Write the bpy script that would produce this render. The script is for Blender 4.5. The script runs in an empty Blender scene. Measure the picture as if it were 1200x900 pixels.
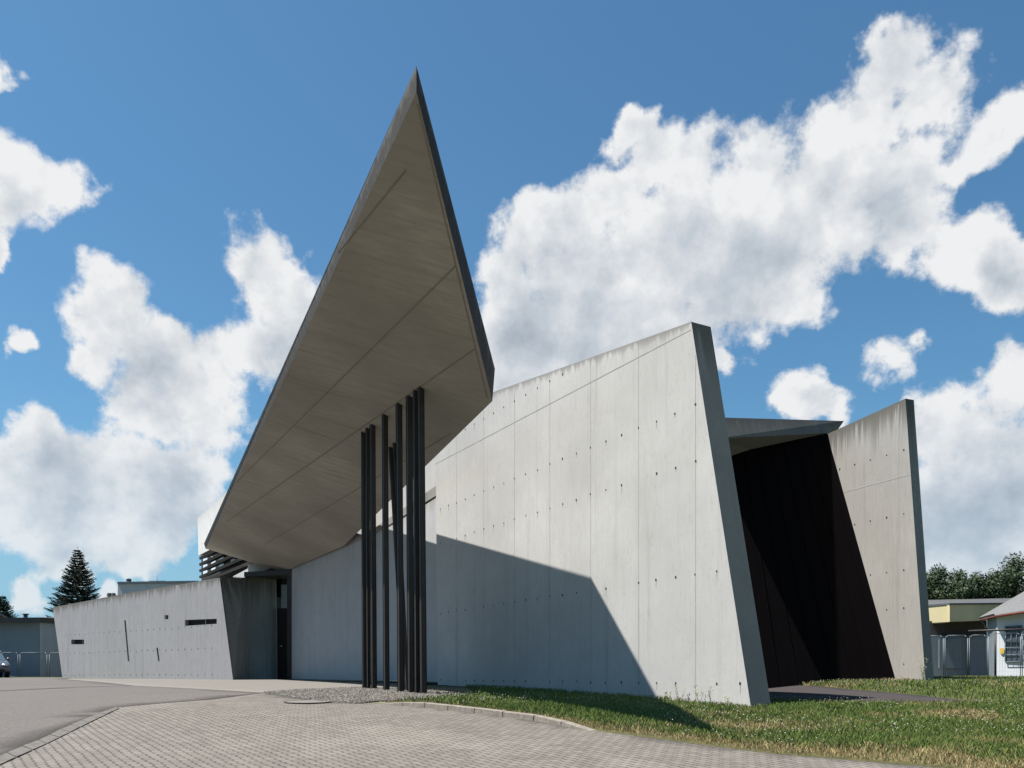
import bpy, bmesh, math, random
import numpy as np
from mathutils import Vector, Matrix
from mathutils.geometry import delaunay_2d_cdt
random.seed(7); RS = np.random.RandomState(11)
C = bpy.context.scene
COL = C.collection

# ------------------------------------------------------------------ camera
EYE = 1.2; F = 1000.0; CX = 600.0; CY = 791.0     # focal length and horizon of the photograph, pixels of 1200
cam = bpy.data.cameras.new('camera'); camo = bpy.data.objects.new('camera', cam); COL.objects.link(camo)
camo.location = (0, 0, EYE); camo.rotation_euler = (math.radians(90), 0, 0)
cam.sensor_width = 36; cam.lens = 36*F/1200; cam.shift_y = (CY-450)/1200; cam.clip_end = 5000; cam.clip_start = .05
C.camera = camo
# ------------------------------------------------------------------ light
SUN = Vector((.467, .05, -1)).normalized()        # direction the light travels
sl = bpy.data.lights.new('sun', 'SUN'); sl.energy = 5.0; sl.angle = math.radians(.5); sl.color = (1, .96, .90)
so = bpy.data.objects.new('sun', sl); COL.objects.link(so); so.location = (-10, 0, 30)
so.rotation_euler = SUN.to_track_quat('-Z', 'Y').to_euler()
C.view_settings.view_transform = 'Standard'; C.view_settings.look = 'None'
C.view_settings.gamma = 1; C.view_settings.use_curve_mapping = False
C.view_settings.exposure = 1.3
SKY_STRENGTH = .05

W = bpy.data.worlds.new('World'); C.world = W; W.use_nodes = True
def nodes_of(nt): return nt.nodes, nt.links
def build_world():
    nt = W.node_tree; N, L = nt.nodes, nt.links
    N.clear()
    out = N.new('ShaderNodeOutputWorld'); bg = N.new('ShaderNodeBackground'); bg.inputs[1].default_value = SKY_STRENGTH
    sky = N.new('ShaderNodeTexSky'); sky.sky_type = 'NISHITA'; sky.sun_disc = False
    sky.sun_elevation = math.asin(-SUN.z); sky.sun_rotation = math.atan2(-SUN.x, -SUN.y)
    sky.altitude = 300; sky.air_density = 1.15; sky.dust_density = 1.0; sky.ozone_density = 1.6
    tc = N.new('ShaderNodeTexCoord')
    def math_(op, a, b=None, c=None):
        m = N.new('ShaderNodeMath'); m.operation = op
        for i, v in enumerate((a, b, c)):
            if v is None: continue
            if isinstance(v, (int, float)): m.inputs[i].default_value = v
            else: L.new(v, m.inputs[i])
        return m.outputs[0]
    def vm(op, a, b=None):
        m = N.new('ShaderNodeVectorMath'); m.operation = op
        for i, v in enumerate((a, b)):
            if v is None: continue
            if isinstance(v, tuple): m.inputs[i].default_value = v
            else: L.new(v, m.inputs[i])
        return m
    def noise(vec, scale, detail, rough=.5, col=False):
        n = N.new('ShaderNodeTexNoise'); n.inputs['Scale'].default_value = scale; n.inputs['Detail'].default_value = detail
        n.inputs['Roughness'].default_value = rough; L.new(vec, n.inputs['Vector'])
        return n.outputs['Color' if col else 'Fac']
    def mr(v, a, b, c=0., d=1., st=True):
        m = N.new('ShaderNodeMapRange'); m.interpolation_type = 'SMOOTHSTEP' if st else 'LINEAR'
        L.new(v, m.inputs[0])
        for i, x in enumerate((a, b, c, d)): m.inputs[i+1].default_value = x
        return m.outputs[0]
    d0 = vm('NORMALIZE', tc.outputs['Generated']).outputs[0]
    w1 = vm('SCALE', vm('SUBTRACT', noise(d0, 5.0, 3, .5, True), (.5, .5, .5)).outputs[0]); w1.inputs[3].default_value = .10
    w2 = vm('SCALE', vm('SUBTRACT', noise(d0, 22.0, 5, .55, True), (.5, .5, .5)).outputs[0]); w2.inputs[3].default_value = .05
    p = vm('ADD', vm('ADD', d0, w1.outputs[0]).outputs[0], w2.outputs[0]).outputs[0]
    blobs = CLOUDS
    fld = None
    for (x, y, r) in blobs:
        v = Vector(((x-CX)/F, 1, (CY-y)/F)); l = v.length; v.normalize()
        rad = (r*1.1+13)/F/(l**1.4)
        dist = vm('DISTANCE', p, tuple(v)).outputs['Value']
        b = math_('MULTIPLY_ADD', dist, -1/rad, 1.0)
        fld = b if fld is None else math_('SMOOTH_MAX', fld, b, .35)
    # breadth of the cloud, broken up by puffy noise at three sizes
    n1 = noise(d0, 13, 9, .62); n2 = noise(d0, 45, 6, .6)
    f1 = math_('ADD', fld, math_('MULTIPLY', math_('SUBTRACT', n1, .5), 1.2))
    f2 = math_('ADD', f1, math_('MULTIPLY', math_('SUBTRACT', n2, .5), .75))
    alpha = mr(f2, -.03, .38)
    sz = N.new('ShaderNodeSeparateXYZ'); L.new(d0, sz.inputs[0]); alpha = math_('MULTIPLY', alpha, mr(sz.outputs[2], .02, .32, .72, 1.))
    # relief: the same puffs sampled a little towards the sun
    ds = vm('ADD', d0, (-.012, .0, .016)).outputs[0]
    n1s = noise(ds, 13, 6, .55)
    n3 = noise(d0, 7, 5, .5); n3s = noise(vm('ADD', d0, (-.02, 0, .035)).outputs[0], 7, 5, .5)
    rel = math_('MULTIPLY_ADD', math_('SUBTRACT', n1, n1s), .75, 0)
    rel2 = math_('MULTIPLY_ADD', math_('SUBTRACT', n3, n3s), .7, rel)
    thick = mr(f1, .35, 1.25)
    shf = None
    for (x, y, r) in SHADES:
        v = Vector(((x-CX)/F, 1, (CY-y)/F)); l = v.length; v.normalize()
        b = math_('MULTIPLY_ADD', vm('DISTANCE', p, tuple(v)).outputs['Value'], -1/(r*1.3/F/l**1.4), 1.0)
        shf = b if shf is None else math_('SMOOTH_MAX', shf, b, .4)
    lum = math_('SUBTRACT', math_('ADD', .95, rel2), math_('ADD', math_('MULTIPLY', thick, .05), math_('MULTIPLY', mr(math_('ADD', shf, math_('MULTIPLY', math_('SUBTRACT', n3, .5), 1.6)), -.25, 1.0), .25)))
    lum = math_('MINIMUM', math_('MAXIMUM', lum, .52), .98)
    cr = N.new('ShaderNodeValToRGB'); L.new(lum, cr.inputs[0])
    e = cr.color_ramp.elements; e[0].position = .4; e[0].color = (.30, .36, .43, 1); e[1].position = .95; e[1].color = (.86, .87, .88, 1)
    m = cr.color_ramp.elements.new(.7); m.color = (.55, .60, .66, 1)
    sc = vm('SCALE', cr.outputs[0]); sc.inputs[3].default_value = CLOUD_GAIN
    tint0 = vm('MULTIPLY', sky.outputs[0], SKY_TINT)
    tint = N.new('ShaderNodeMix'); tint.data_type = 'RGBA'; L.new(mr(sz.outputs[2], .0, .30, .75, 0), tint.inputs[0]); L.new(tint0.outputs[0], tint.inputs[6])
    tint.inputs[7].default_value = tuple(x*CLOUD_GAIN for x in (.30, .52, .72))+(1,)
    mix = N.new('ShaderNodeMix'); mix.data_type = 'RGBA'
    L.new(alpha, mix.inputs[0]); L.new(tint.outputs[2], mix.inputs[6]); L.new(sc.outputs[0], mix.inputs[7])
    L.new(mix.outputs[2], bg.inputs[0]); L.new(bg.outputs[0], out.inputs[0])
CLOUD_GAIN = 1/(SKY_STRENGTH*2**C.view_settings.exposure)
SKY_TINT = (.56, .90, 1.02)
SHADES = [(740,385,90),(840,370,80),(650,380,60),(900,300,50),(1050,240,60),(1100,200,40),(820,280,50),(960,210,40),(30,240,40),(170,450,50),(230,400,34),(330,430,40),(60,580,60),(200,580,60),(1130,590,90),(1190,560,70),(960,492,24),(1160,330,26)]
CLOUDS = [(1035,80,38),(1022,50,14),(1085,110,42),(1000,165,60),(1085,190,62),(1020,130,40),(905,225,62),(830,215,40),(780,205,34),
 (740,230,30),(690,270,42),(630,285,36),(650,240,24),(610,330,30),(620,390,62),(700,340,78),(800,310,85),(900,300,70),(965,250,60),(1080,255,45),
 (1130,300,34),(1165,320,34),(1150,180,24),(1188,150,34),(925,365,36),(860,370,52),(760,400,70),(690,430,60),(590,430,50),
 (748,152,15),(1030,428,24),(1062,414,12),(846,438,9),(925,478,18),(955,478,22),(990,482,18),(1110,490,26),(1190,430,34),(1150,500,40),(1190,540,70),(1120,560,60),(1090,500,30),(1140,640,70),(1190,620,50),
 (8,65,14),(20,195,42),(60,225,40),(95,232,24),(0,230,45),(5,295,9),(14,410,9),
 (140,365,32),(125,400,40),(185,420,36),(100,440,24),(250,440,34),(310,330,32),(330,360,44),(290,420,40),(170,470,50),(240,490,40),
 (20,515,26),(60,560,44),(10,570,50),(140,560,50),(220,560,44),(120,600,46),(70,640,20),(165,640,20),(50,610,40),(200,610,32),(190,665,12),(60,658,14),(30,690,18),(120,680,12),(135,640,14)]
build_world()

# ------------------------------------------------------------------ geometry helpers
HZ = [(-60,1.15),(0,1.12),(3,.98),(6.5,.735),(8.45,.6),(10.95,.435),(14.1,.33),(16.7,.28),(20,.24),(30,.18),(50,.15),(400,.15),(5000,.15)]
_z = np.array([a for a, b in HZ], float); _h = np.array([b for a, b in HZ], float)
_s = np.gradient(_h, _z); _s[:1] = 0; _s[-3:] = 0
def sstep(t): t = max(0., min(1., t)); return t*t*(3-2*t)
def hdep(X, Z):                                   # depth of the ground below the eye
    Z = max(-59.9, min(4999., Z)); i = int(np.searchsorted(_z, Z))-1; i = max(0, min(len(_z)-2, i))
    w = _z[i+1]-_z[i]; t = (Z-_z[i])/w
    h = (2*t**3-3*t*t+1)*_h[i]+(t**3-2*t*t+t)*w*_s[i]+(-2*t**3+3*t*t)*_h[i+1]+(t**3-t*t)*w*_s[i+1]
    return h-.14*sstep((X-3.5)/3)*sstep((Z-11)/4)*(1-sstep((Z-20)/10))
def gz(X, Y): return EYE-hdep(X, Y)
def P(px, py, Z): return Vector(((px-CX)/F*Z, Z, (CY-py)/F*Z+EYE))
def G(px, py):                                    # where a line of sight meets the ground
    lo, hi = .5, 400.
    for _ in range(60):
        Z = (lo+hi)/2
        if hdep((px-CX)/F*Z, Z)/Z*F > py-CY: lo = Z
        else: hi = Z
    return ((px-CX)/F*Z, Z)
class VPlane:                                     # vertical plane seen with vanishing point vx, crossing px at depth Z
    def __init__(s, vx, px, Z):
        s.k = (px-vx)*Z; s.vx = vx; s.dir = Vector(((vx-CX)/F, 1, 0)).normalized(); s.n = Vector((s.dir.y, -s.dir.x, 0))  # n points away from the viewer / to the right
        s.o = P(px, CY, Z); s.o.z = 0
    def at(s, px, py, off=0):
        # plane: X*F + (CX-vx)*Z = k ; offset moves it along n
        k = s.k+off*F/s.dir.y
        return P(px, py, k/(px-s.vx))
    def uv(s, v): return ((v-s.o).dot(s.dir), v.z)
    def pt(s, u, z, off=0): p = s.o+s.dir*u+s.n*off; return Vector((p.x, p.y, z))

def link(name, me, mat=None, parent=None):
    o = bpy.data.objects.new(name, me); COL.objects.link(o)
    if mat is not None:
        for m in (mat if isinstance(mat, (list, tuple)) else [mat]): me.materials.append(m)
    if parent is not None: o.parent = parent; o.matrix_parent_inverse = parent.matrix_world.inverted()
    return o
def tag(o, label=None, cat=None, group=None, kind=None):
    for k, v in (('label', label), ('category', cat), ('group', group), ('kind', kind)):
        if v: o[k] = v
    return o
def empty(name, loc, label, cat, group=None):
    o = bpy.data.objects.new(name, None); COL.objects.link(o); o.location = loc; o.empty_display_size = .3
    bpy.context.view_layer.update()
    return tag(o, label, cat, group)
def bm_obj(name, bm, mat, parent=None, smooth=False):
    bmesh.ops.recalc_face_normals(bm, faces=bm.faces)
    me = bpy.data.meshes.new(name); bm.to_mesh(me); bm.free()
    if smooth:
        for p in me.polygons: p.use_smooth = True
    return link(name, me, mat, parent)
def quad(bm, a, b, c, d, mi=0):
    f = bm.faces.new([bm.verts.new(v) for v in (a, b, c, d)]); f.material_index = mi; return f
def box(bm, lo, hi, M=None, mi=0):
    vs = []
    for x in (lo[0], hi[0]):
        for y in (lo[1], hi[1]):
            for z in (lo[2], hi[2]):
                v = Vector((x, y, z)); vs.append(bm.verts.new(M @ v if M is not None else v))
    for q in ((0,1,3,2),(4,6,7,5),(0,4,5,1),(2,3,7,6),(0,2,6,4),(1,5,7,3)):
        f = bm.faces.new([vs[i] for i in q]); f.material_index = mi
def hexa(bm, front, back, mi=0):                  # two polygons of equal length joined into a solid
    a = [bm.verts.new(v) for v in front]; b = [bm.verts.new(v) for v in back]
    fs = [bm.faces.new(a), bm.faces.new(b[::-1])]
    n = len(a)
    for i in range(n): fs.append(bm.faces.new((a[i], b[i], b[(i+1) % n], a[(i+1) % n])))
    for f in fs: f.material_index = mi
    return a, b
def tube(bm, a, b, r0, r1=None, n=10, mi=0, caps=True):
    a = Vector(a); b = Vector(b); r1 = r0 if r1 is None else r1
    q = (b-a).to_track_quat('Z', 'Y')
    A = [bm.verts.new(a+q @ Vector((r0*math.cos(t*math.tau/n), r0*math.sin(t*math.tau/n), 0))) for t in range(n)]
    B = [bm.verts.new(b+q @ Vector((r1*math.cos(t*math.tau/n), r1*math.sin(t*math.tau/n), 0))) for t in range(n)]
    for i in range(n): f = bm.faces.new((A[i], A[(i+1) % n], B[(i+1) % n], B[i])); f.material_index = mi; f.smooth = True
    if caps:
        f = bm.faces.new(A[::-1]); f.material_index = mi; f = bm.faces.new(B); f.material_index = mi

# ------------------------------------------------------------------ materials
class Mat:
    def __init__(s, name, rough=.8):
        s.m = bpy.data.materials.new(name); s.m.use_nodes = True; s.N = s.m.node_tree.nodes; s.L = s.m.node_tree.links
        s.b = s.N['Principled BSDF']; s.b.inputs['Roughness'].default_value = rough; s.b.inputs['Specular IOR Level'].default_value = .3
        s.tc = s.N.new('ShaderNodeTexCoord')
    def pos(s, src='Object', scale=(1, 1, 1), rot=(0, 0, 0)):
        m = s.N.new('ShaderNodeMapping'); s.L.new(s.tc.outputs[src], m.inputs[0]); m.inputs['Scale'].default_value = scale; m.inputs['Rotation'].default_value = rot
        return m.outputs[0]
    def noise(s, vec, scale, detail=4, rough=.5, out='Fac', dist=0):
        n = s.N.new('ShaderNodeTexNoise'); s.L.new(vec, n.inputs['Vector']); n.inputs['Scale'].default_value = scale
        n.inputs['Detail'].default_value = detail; n.inputs['Roughness'].default_value = rough; n.inputs['Distortion'].default_value = dist
        return n.outputs[out]
    def math(s, op, a, b=None, c=None):
        m = s.N.new('ShaderNodeMath'); m.operation = op
        for i, v in enumerate((a, b, c)):
            if v is None: continue
            if isinstance(v, (int, float)): m.inputs[i].default_value = v
            else: s.L.new(v, m.inputs[i])
        return m.outputs[0]
    def mr(s, v, a, b, c=0., d=1., smooth=False):
        m = s.N.new('ShaderNodeMapRange'); s.L.new(v, m.inputs[0]); m.interpolation_type = 'SMOOTHSTEP' if smooth else 'LINEAR'
        for i, x in enumerate((a, b, c, d)): m.inputs[i+1].default_value = x
        return m.outputs[0]
    def ramp(s, v, stops):
        r = s.N.new('ShaderNodeValToRGB'); s.L.new(v, r.inputs[0]); e = r.color_ramp.elements
        while len(e) < len(stops): e.new(.5)
        for i, (p, c) in enumerate(stops): e[i].position = p; e[i].color = tuple(c)+(1,)
        return r.outputs[0]
    def mix(s, f, a, b, mode='MIX'):
        m = s.N.new('ShaderNodeMix'); m.data_type = 'RGBA'; m.blend_type = mode
        for i, v in ((0, f), (6, a), (7, b)):
            if isinstance(v, (int, float)): m.inputs[i].default_value = v
            elif isinstance(v, tuple): m.inputs[i].default_value = v+(1,)
            else: s.L.new(v, m.inputs[i])
        return m.outputs[2]
    def attr(s, name):
        a = s.N.new('ShaderNodeAttribute'); a.attribute_name = name; return a.outputs['Fac']
    def color(s, c):
        if isinstance(c, tuple): s.b.inputs['Base Color'].default_value = c+(1,)
        else: s.L.new(c, s.b.inputs['Base Color'])
        return s
    def bump(s, h, strength=.3, dist=.01):
        b = s.N.new('ShaderNodeBump'); s.L.new(h, b.inputs['Height']); b.inputs['Strength'].default_value = strength; b.inputs['Distance'].default_value = dist
        s.L.new(b.outputs[0], s.b.inputs['Normal']); return s
def plain(name, c, rough=.7, metal=0, var=.12, scale=3):
    m = Mat(name, rough); n = m.noise(m.pos(), scale, 5, .6)
    m.color(m.ramp(n, [(.3, tuple(x*(1-var) for x in c)), (.7, tuple(min(1, x*(1+var)) for x in c))]))
    m.b.inputs['Metallic'].default_value = metal
    return m.m
def concrete(name, base, dark, streak=.35, top_stain=.7, grain=.12, blotch=.5, reach=1.15, fs=(30, 2.2)):
    """board-marked fair-faced concrete; UV = metres along / up; attribute 'top' = metres below the upper edge"""
    reach_ = reach
    m = Mat(name, .85); uv = m.pos('UV')
    big = m.noise(uv, .35, 5, .55); mid = m.noise(uv, 1.6, 6, .6)
    fine = m.noise(m.pos('UV', (fs[0], fs[1], 1)), 1, 5, .7)
    board = m.noise(m.pos('UV', (9, .05, 1)), 1, 2, .5)
    st = m.noise(m.pos('UV', (5.5, .22, 1)), 1, 4, .6)
    c = m.mix(m.mr(big, .35, .65, 0, blotch), base, dark)
    c = m.mix(m.mr(mid, .45, .7, 0, .42), c, tuple(x*.78 for x in base))
    c = m.mix(m.mr(board, .3, .7, 0, grain), c, tuple(x*.72 for x in base))
    c = m.mix(m.mr(fine, .42, .68, 0, min(1, grain*1.5)), c, tuple(x*.62 for x in base))
    c = m.mix(m.mr(st, .56, .75, 0, streak), c, tuple(x*.62 for x in dark))
    # thin rusty scratches
    sc = m.noise(m.pos('UV', (3.2, .8, 1)), 1.3, 7, .65, dist=1.6)
    c = m.mix(m.mr(m.math('ABSOLUTE', m.math('SUBTRACT', sc, .5)), 0., .008, .42, 0), c, (.19, .16, .125))
    # weathering that runs down from the upper edge
    tp = m.attr('top'); run = m.noise(m.pos('UV', (7, .12, 1)), 1, 4, .65)
    reach = m.mr(run, .36, .72, .015, reach_)
    t = m.math('DIVIDE', tp, reach)
    c = m.mix(m.math('MULTIPLY', m.mr(t, 0, 1, 1, 0, True), top_stain), c, (.085, .08, .07))
    # pin holes
    v = m.N.new('ShaderNodeTexVoronoi'); v.inputs['Scale'].default_value = 9; m.L.new(uv, v.inputs[0])
    dots = m.math('MULTIPLY', m.mr(v.outputs['Distance'], .05, .09, 1, 0), m.mr(m.noise(uv, 4, 2), .55, .6))
    c = m.mix(m.math('MULTIPLY', dots, .45), c, (.12, .11, .1))
    m.color(c)
    hsum = m.math('ADD', m.math('MULTIPLY', fine, .5), m.math('MULTIPLY', board, 1.2))
    m.bump(m.math('SUBTRACT', hsum, m.math('MULTIPLY', dots, .6)), .25, .006)
    return m.m
M = {}
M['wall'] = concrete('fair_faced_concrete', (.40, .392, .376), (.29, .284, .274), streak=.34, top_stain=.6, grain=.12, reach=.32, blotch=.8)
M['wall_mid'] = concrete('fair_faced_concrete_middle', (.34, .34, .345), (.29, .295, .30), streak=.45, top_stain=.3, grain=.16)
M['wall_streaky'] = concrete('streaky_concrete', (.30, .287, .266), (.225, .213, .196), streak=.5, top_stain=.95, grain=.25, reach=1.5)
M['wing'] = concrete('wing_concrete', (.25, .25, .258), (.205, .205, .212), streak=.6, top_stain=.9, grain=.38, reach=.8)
M['edge'] = concrete('weathered_edge_concrete', (.25, .25, .232), (.13, .13, .12), streak=.55, top_stain=.95, grain=.5, blotch=1, reach=2.2, fs=(11, 8))
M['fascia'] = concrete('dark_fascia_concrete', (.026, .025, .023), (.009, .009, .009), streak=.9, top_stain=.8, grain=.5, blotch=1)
M['roof_edge'] = concrete('roof_edge_concrete', (.17, .168, .15), (.09, .092, .085), streak=.8, top_stain=.8, grain=.4, blotch=.8)
M['soffit'] = concrete('soffit_concrete', (.375, .347, .30), (.235, .216, .187), streak=.4, top_stain=0, grain=.42, blotch=1, fs=(13, 2.0))
M['white'] = concrete('white_render', (.47, .47, .465), (.41, .41, .41), streak=.15, top_stain=.2, grain=.05)
M['hole'] = plain('tie_hole_shadow', (.03, .028, .025), .9)
M['joint'] = plain('joint_line', (.28, .272, .258), .9)
M['joint_soffit'] = plain('soffit_joint', (.19, .172, .145), .9)
M['steel_dark'] = plain('dark_painted_steel', (.024, .020, .018), .5, 0, .25, 6)
M['gate'] = None
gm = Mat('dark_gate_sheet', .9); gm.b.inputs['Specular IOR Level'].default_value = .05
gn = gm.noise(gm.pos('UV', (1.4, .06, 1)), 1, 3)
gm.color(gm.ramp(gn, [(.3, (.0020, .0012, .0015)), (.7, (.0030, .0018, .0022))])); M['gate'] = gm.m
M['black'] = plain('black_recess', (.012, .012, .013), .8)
M['door'] = plain('dark_door_paint', (.03, .024, .022), .5)
M['chrome'] = plain('brushed_steel', (.65, .65, .66), .25, 1)
gl = Mat('window_glass', .06); gl.color((.05, .07, .09)); gl.b.inputs['Specular IOR Level'].default_value = .9; M['glass'] = gl.m
M['frosted'] = plain('pale_glass_panel', (.30, .38, .40), .2)
M['pane'] = plain('pane_painted_sky_reflection', (.50, .56, .62), .2)  # bright sky reflection painted into the pane colour
M['louvre'] = plain('dark_louvre_metal', (.016, .015, .014), .6)

# ------------------------------------------------------------------ ground sheets
def poly_sheet(name, pts, off, mat, step=.35, kind='structure', zfun=None, extra=None):
    """a sheet bounded by pts (x, y), following the ground 'off' above it"""
    pts = [Vector(p) for p in pts]
    n = len(pts); vs = []; 
    bnd = []
    for i in range(n):
        a, b = pts[i], pts[(i+1) % n]; k = max(1, min(60, int((b-a).length/step)))
        for j in range(k): bnd.append(a.lerp(b, j/k))
    nb = len(bnd); edges = [(i, (i+1) % nb) for i in range(nb)]
    from mathutils.geometry import intersect_point_tri_2d
    xs = [p.x for p in bnd]; ys = [p.y for p in bnd]
    inner = []
    bx = np.array(xs); by = np.array(ys); bx2 = np.roll(bx, -1); by2 = np.roll(by, -1)
    def grid(x0, x1, y0, y1, s):
        gx, gy = np.meshgrid(np.arange(x0, x1, s), np.arange(y0, y1, s)); gx = gx.ravel(); gy = gy.ravel()
        ins = np.zeros(len(gx), bool)
        for i in range(nb):
            c = ((by[i] > gy) != (by2[i] > gy))
            with np.errstate(divide='ignore', invalid='ignore'): t = gx < (bx2[i]-bx[i])*(gy-by[i])/(by2[i]-by[i]+1e-12)+bx[i]
            ins ^= (c & t)
        return gx[ins], gy[ins]
    a, b = grid(min(xs), max(xs), min(ys), max(ys), step)
    d = None
    if len(a):
        B = np.array([[p.x, p.y] for p in bnd])
        keep = np.array([np.min((B[:, 0]-x)**2+(B[:, 1]-y)**2) > (step*.35)**2 for x, y in zip(a, b)])
        inner = [Vector((x, y)) for x, y in zip(a[keep], b[keep])]
    r = delaunay_2d_cdt([Vector((p.x, p.y)) for p in bnd]+inner, edges, [list(range(nb))], 1, 1e-6)
    zf = zfun or (lambda x, y: gz(x, y)+off)
    me = bpy.data.meshes.new(name); me.from_pydata([(v.x, v.y, zf(v.x, v.y)) for v in r[0]], [], [list(f) for f in r[2]]); me.update()
    fl = [p for p in me.polygons if p.normal.z < 0]
    if len(fl) > len(me.polygons)/2: me.flip_normals()
    b2 = bmesh.new(); b2.from_mesh(me)
    r_ = bmesh.ops.extrude_edge_only(b2, edges=[e_ for e_ in b2.edges if e_.is_boundary])
    for v_ in r_['geom']:
        if isinstance(v_, bmesh.types.BMVert): v_.co.z -= off+.03
    b2.to_mesh(me); b2.free()
    for p in me.polygons: p.use_smooth = True
    o = link(name, me, mat); o['kind'] = kind; return o

# base terrain: graded grid reaching the horizon
g = Mat('far_ground', .95); gn = g.noise(g.pos(), .15, 6); g.color(g.ramp(gn, [(.3, (.07, .085, .035)), (.7, (.13, .12, .07))]))
ax = sorted(set([round(v, 3) for v in list(np.arange(-20, 20.1, .5))+[s*v for s in (-1, 1) for v in (24, 30, 40, 60, 100, 200, 500, 1500, 3500)]]))
ay = [-3500, -1000, -200, -60, -20, -8]+list(np.arange(-4, 32, .5))+[34, 37, 40, 45, 50, 60, 80, 120, 250, 600, 1500, 3900]
vs = [(x, y, gz(x, y)) for y in ay for x in ax]; nx = len(ax)
fs = [(j*nx+i, j*nx+i+1, (j+1)*nx+i+1, (j+1)*nx+i) for j in range(len(ay)-1) for i in range(nx-1)]
me = bpy.data.meshes.new('ground'); me.from_pydata(vs, [], fs); me.update()
tag(link('ground', me, g.m), kind='structure')

# setts
sm = Mat('small_concrete_setts', .85)
rot = math.atan2(.7, 1)
def setts_tex(m, s=1.0):
    mp = m.pos('Object', (1, 1, 1), (0, 0, -rot))
    # uneven laying
    wob = m.N.new('ShaderNodeVectorMath'); wob.operation = 'SCALE'; sub = m.N.new('ShaderNodeVectorMath'); sub.operation = 'SUBTRACT'
    m.L.new(m.noise(mp, 2.2, 3, .5, 'Color'), sub.inputs[0]); sub.inputs[1].default_value = (.5, .5, .5)
    m.L.new(sub.outputs[0], wob.inputs[0]); wob.inputs[3].default_value = .05
    ad = m.N.new('ShaderNodeVectorMath'); m.L.new(mp, ad.inputs[0]); m.L.new(wob.outputs[0], ad.inputs[1])
    b = m.N.new('ShaderNodeTexBrick'); m.L.new(ad.outputs[0], b.inputs[0]); b.inputs['Scale'].default_value = 1
    b.inputs['Brick Width'].default_value = .105; b.inputs['Row Height'].default_value = .085; b.inputs['Mortar Size'].default_value = .006
    b.inputs['Mortar Smooth'].default_value = .3; b.inputs['Bias'].default_value = 0
    b.inputs['Color1'].default_value = (.088, .077, .065, 1); b.inputs['Color2'].default_value = (.122, .108, .092, 1); b.inputs['Mortar'].default_value = (.025, .020, .017, 1)
    return b, mp
mp = sm.pos()
wv = sm.N.new('ShaderNodeVectorMath'); wv.operation = 'MULTIPLY_ADD'; sm.L.new(sm.noise(mp, 1.6, 3, .5, 'Color'), wv.inputs[0]); wv.inputs[1].default_value = (.05, .05, 0); sm.L.new(mp, wv.inputs[2])
sx_ = sm.N.new('ShaderNodeSeparateXYZ'); sm.L.new(wv.outputs[0], sx_.inputs[0])
ca = sm.math('MULTIPLY_ADD', sx_.outputs[0], -.573, sm.math('MULTIPLY', sx_.outputs[1], .819))
cb2 = sm.math('MULTIPLY_ADD', sx_.outputs[0], .819, sm.math('MULTIPLY', sx_.outputs[1], .573))
rowf = sm.math('DIVIDE', cb2, .075); row = sm.math('FLOOR', rowf); fy_ = sm.math('FRACT', rowf)
caf = sm.math('MULTIPLY_ADD', row, .5, sm.math('DIVIDE', ca, .125)); fx_ = sm.math('FRACT', caf)
dv_ = sm.math('MULTIPLY', sm.math('SUBTRACT', .5, sm.math('ABSOLUTE', sm.math('SUBTRACT', fx_, .5))), .125)   # metres to the short joint
dh_ = sm.math('MULTIPLY', sm.math('SUBTRACT', .5, sm.math('ABSOLUTE', sm.math('SUBTRACT', fy_, .5))), .075)   # metres to the long joint
# the short joints have opened into dark pockets, the long ones are nearly closed
pock = sm.math('MULTIPLY', sm.mr(dv_, .005, .019, 1, 0, True), sm.mr(dh_, .022, .008, 0.25, 1, True))
seam = sm.math('MULTIPLY', sm.mr(dh_, .002, .009, 1, 0, True), .5)
jm = sm.math('MAXIMUM', pock, seam)
idn = sm.N.new('ShaderNodeTexWhiteNoise'); cmb = sm.N.new('ShaderNodeCombineXYZ'); sm.L.new(row, cmb.inputs[0]); sm.L.new(sm.math('FLOOR', caf), cmb.inputs[1]); sm.L.new(cmb.outputs[0], idn.inputs['Vector'])
stone = sm.ramp(idn.outputs['Value'], [(0, (.088, .077, .066)), (1, (.127, .113, .097))])
big = sm.noise(mp, .5, 4); spk = sm.noise(mp, 90, 3, .7)
c = sm.mix(sm.mr(big, .3, .7, 0, .35), stone, (.09, .083, .075)); c = sm.mix(sm.mr(spk, .45, .8, 0, .5), c, (.18, .165, .145))
# darker pockets where joints cross
vo = sm.N.new('ShaderNodeTexVoronoi'); vo.inputs['Scale'].default_value = 6; sm.L.new(mp, vo.inputs[0])
st_ = sm.noise(mp, 1.1, 7, .7, dist=.8); c = sm.mix(sm.mr(st_, .55, .72, 0, .5), c, (.060, .054, .046)); c = sm.mix(sm.mr(sm.noise(mp, .8, 4), .56, .66, 0, .4), c, (.165, .152, .132))
c = sm.mix(sm.math('MULTIPLY', jm, sm.mr(sm.noise(mp, 7, 3), .3, .6, .55, 1)), c, (.018, .014, .011))
sm.color(c); sm.bump(sm.math('SUBTRACT', 1.0, jm), .8, .012); M['setts'] = sm.m
am = Mat('worn_asphalt', .9); a0 = am.pos(); sp = am.noise(a0, 28, 5, .9); bg_ = am.noise(a0, .4, 6, .6)
ac = am.ramp(sp, [(.35, (.042, .037, .034)), (.62, (.118, .106, .098))]); ac = am.mix(am.mr(bg_, .35, .65, 0, .4), ac, (.062, .056, .052))
cr = am.noise(a0, .7, 6, .6, dist=.6); ac = am.mix(am.mr(am.math('ABSOLUTE', am.math('SUBTRACT', cr, .52)), 0, .0015, .7, 0), ac, (.04, .035, .03))
am.color(ac); am.bump(sp, .5, .006); M['asphalt'] = am.m
pm = Mat('pale_concrete_pad', .85); p0 = pm.pos(); pn = pm.noise(p0, 60, 3, .7); pb = pm.noise(p0, .5, 5)
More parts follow.
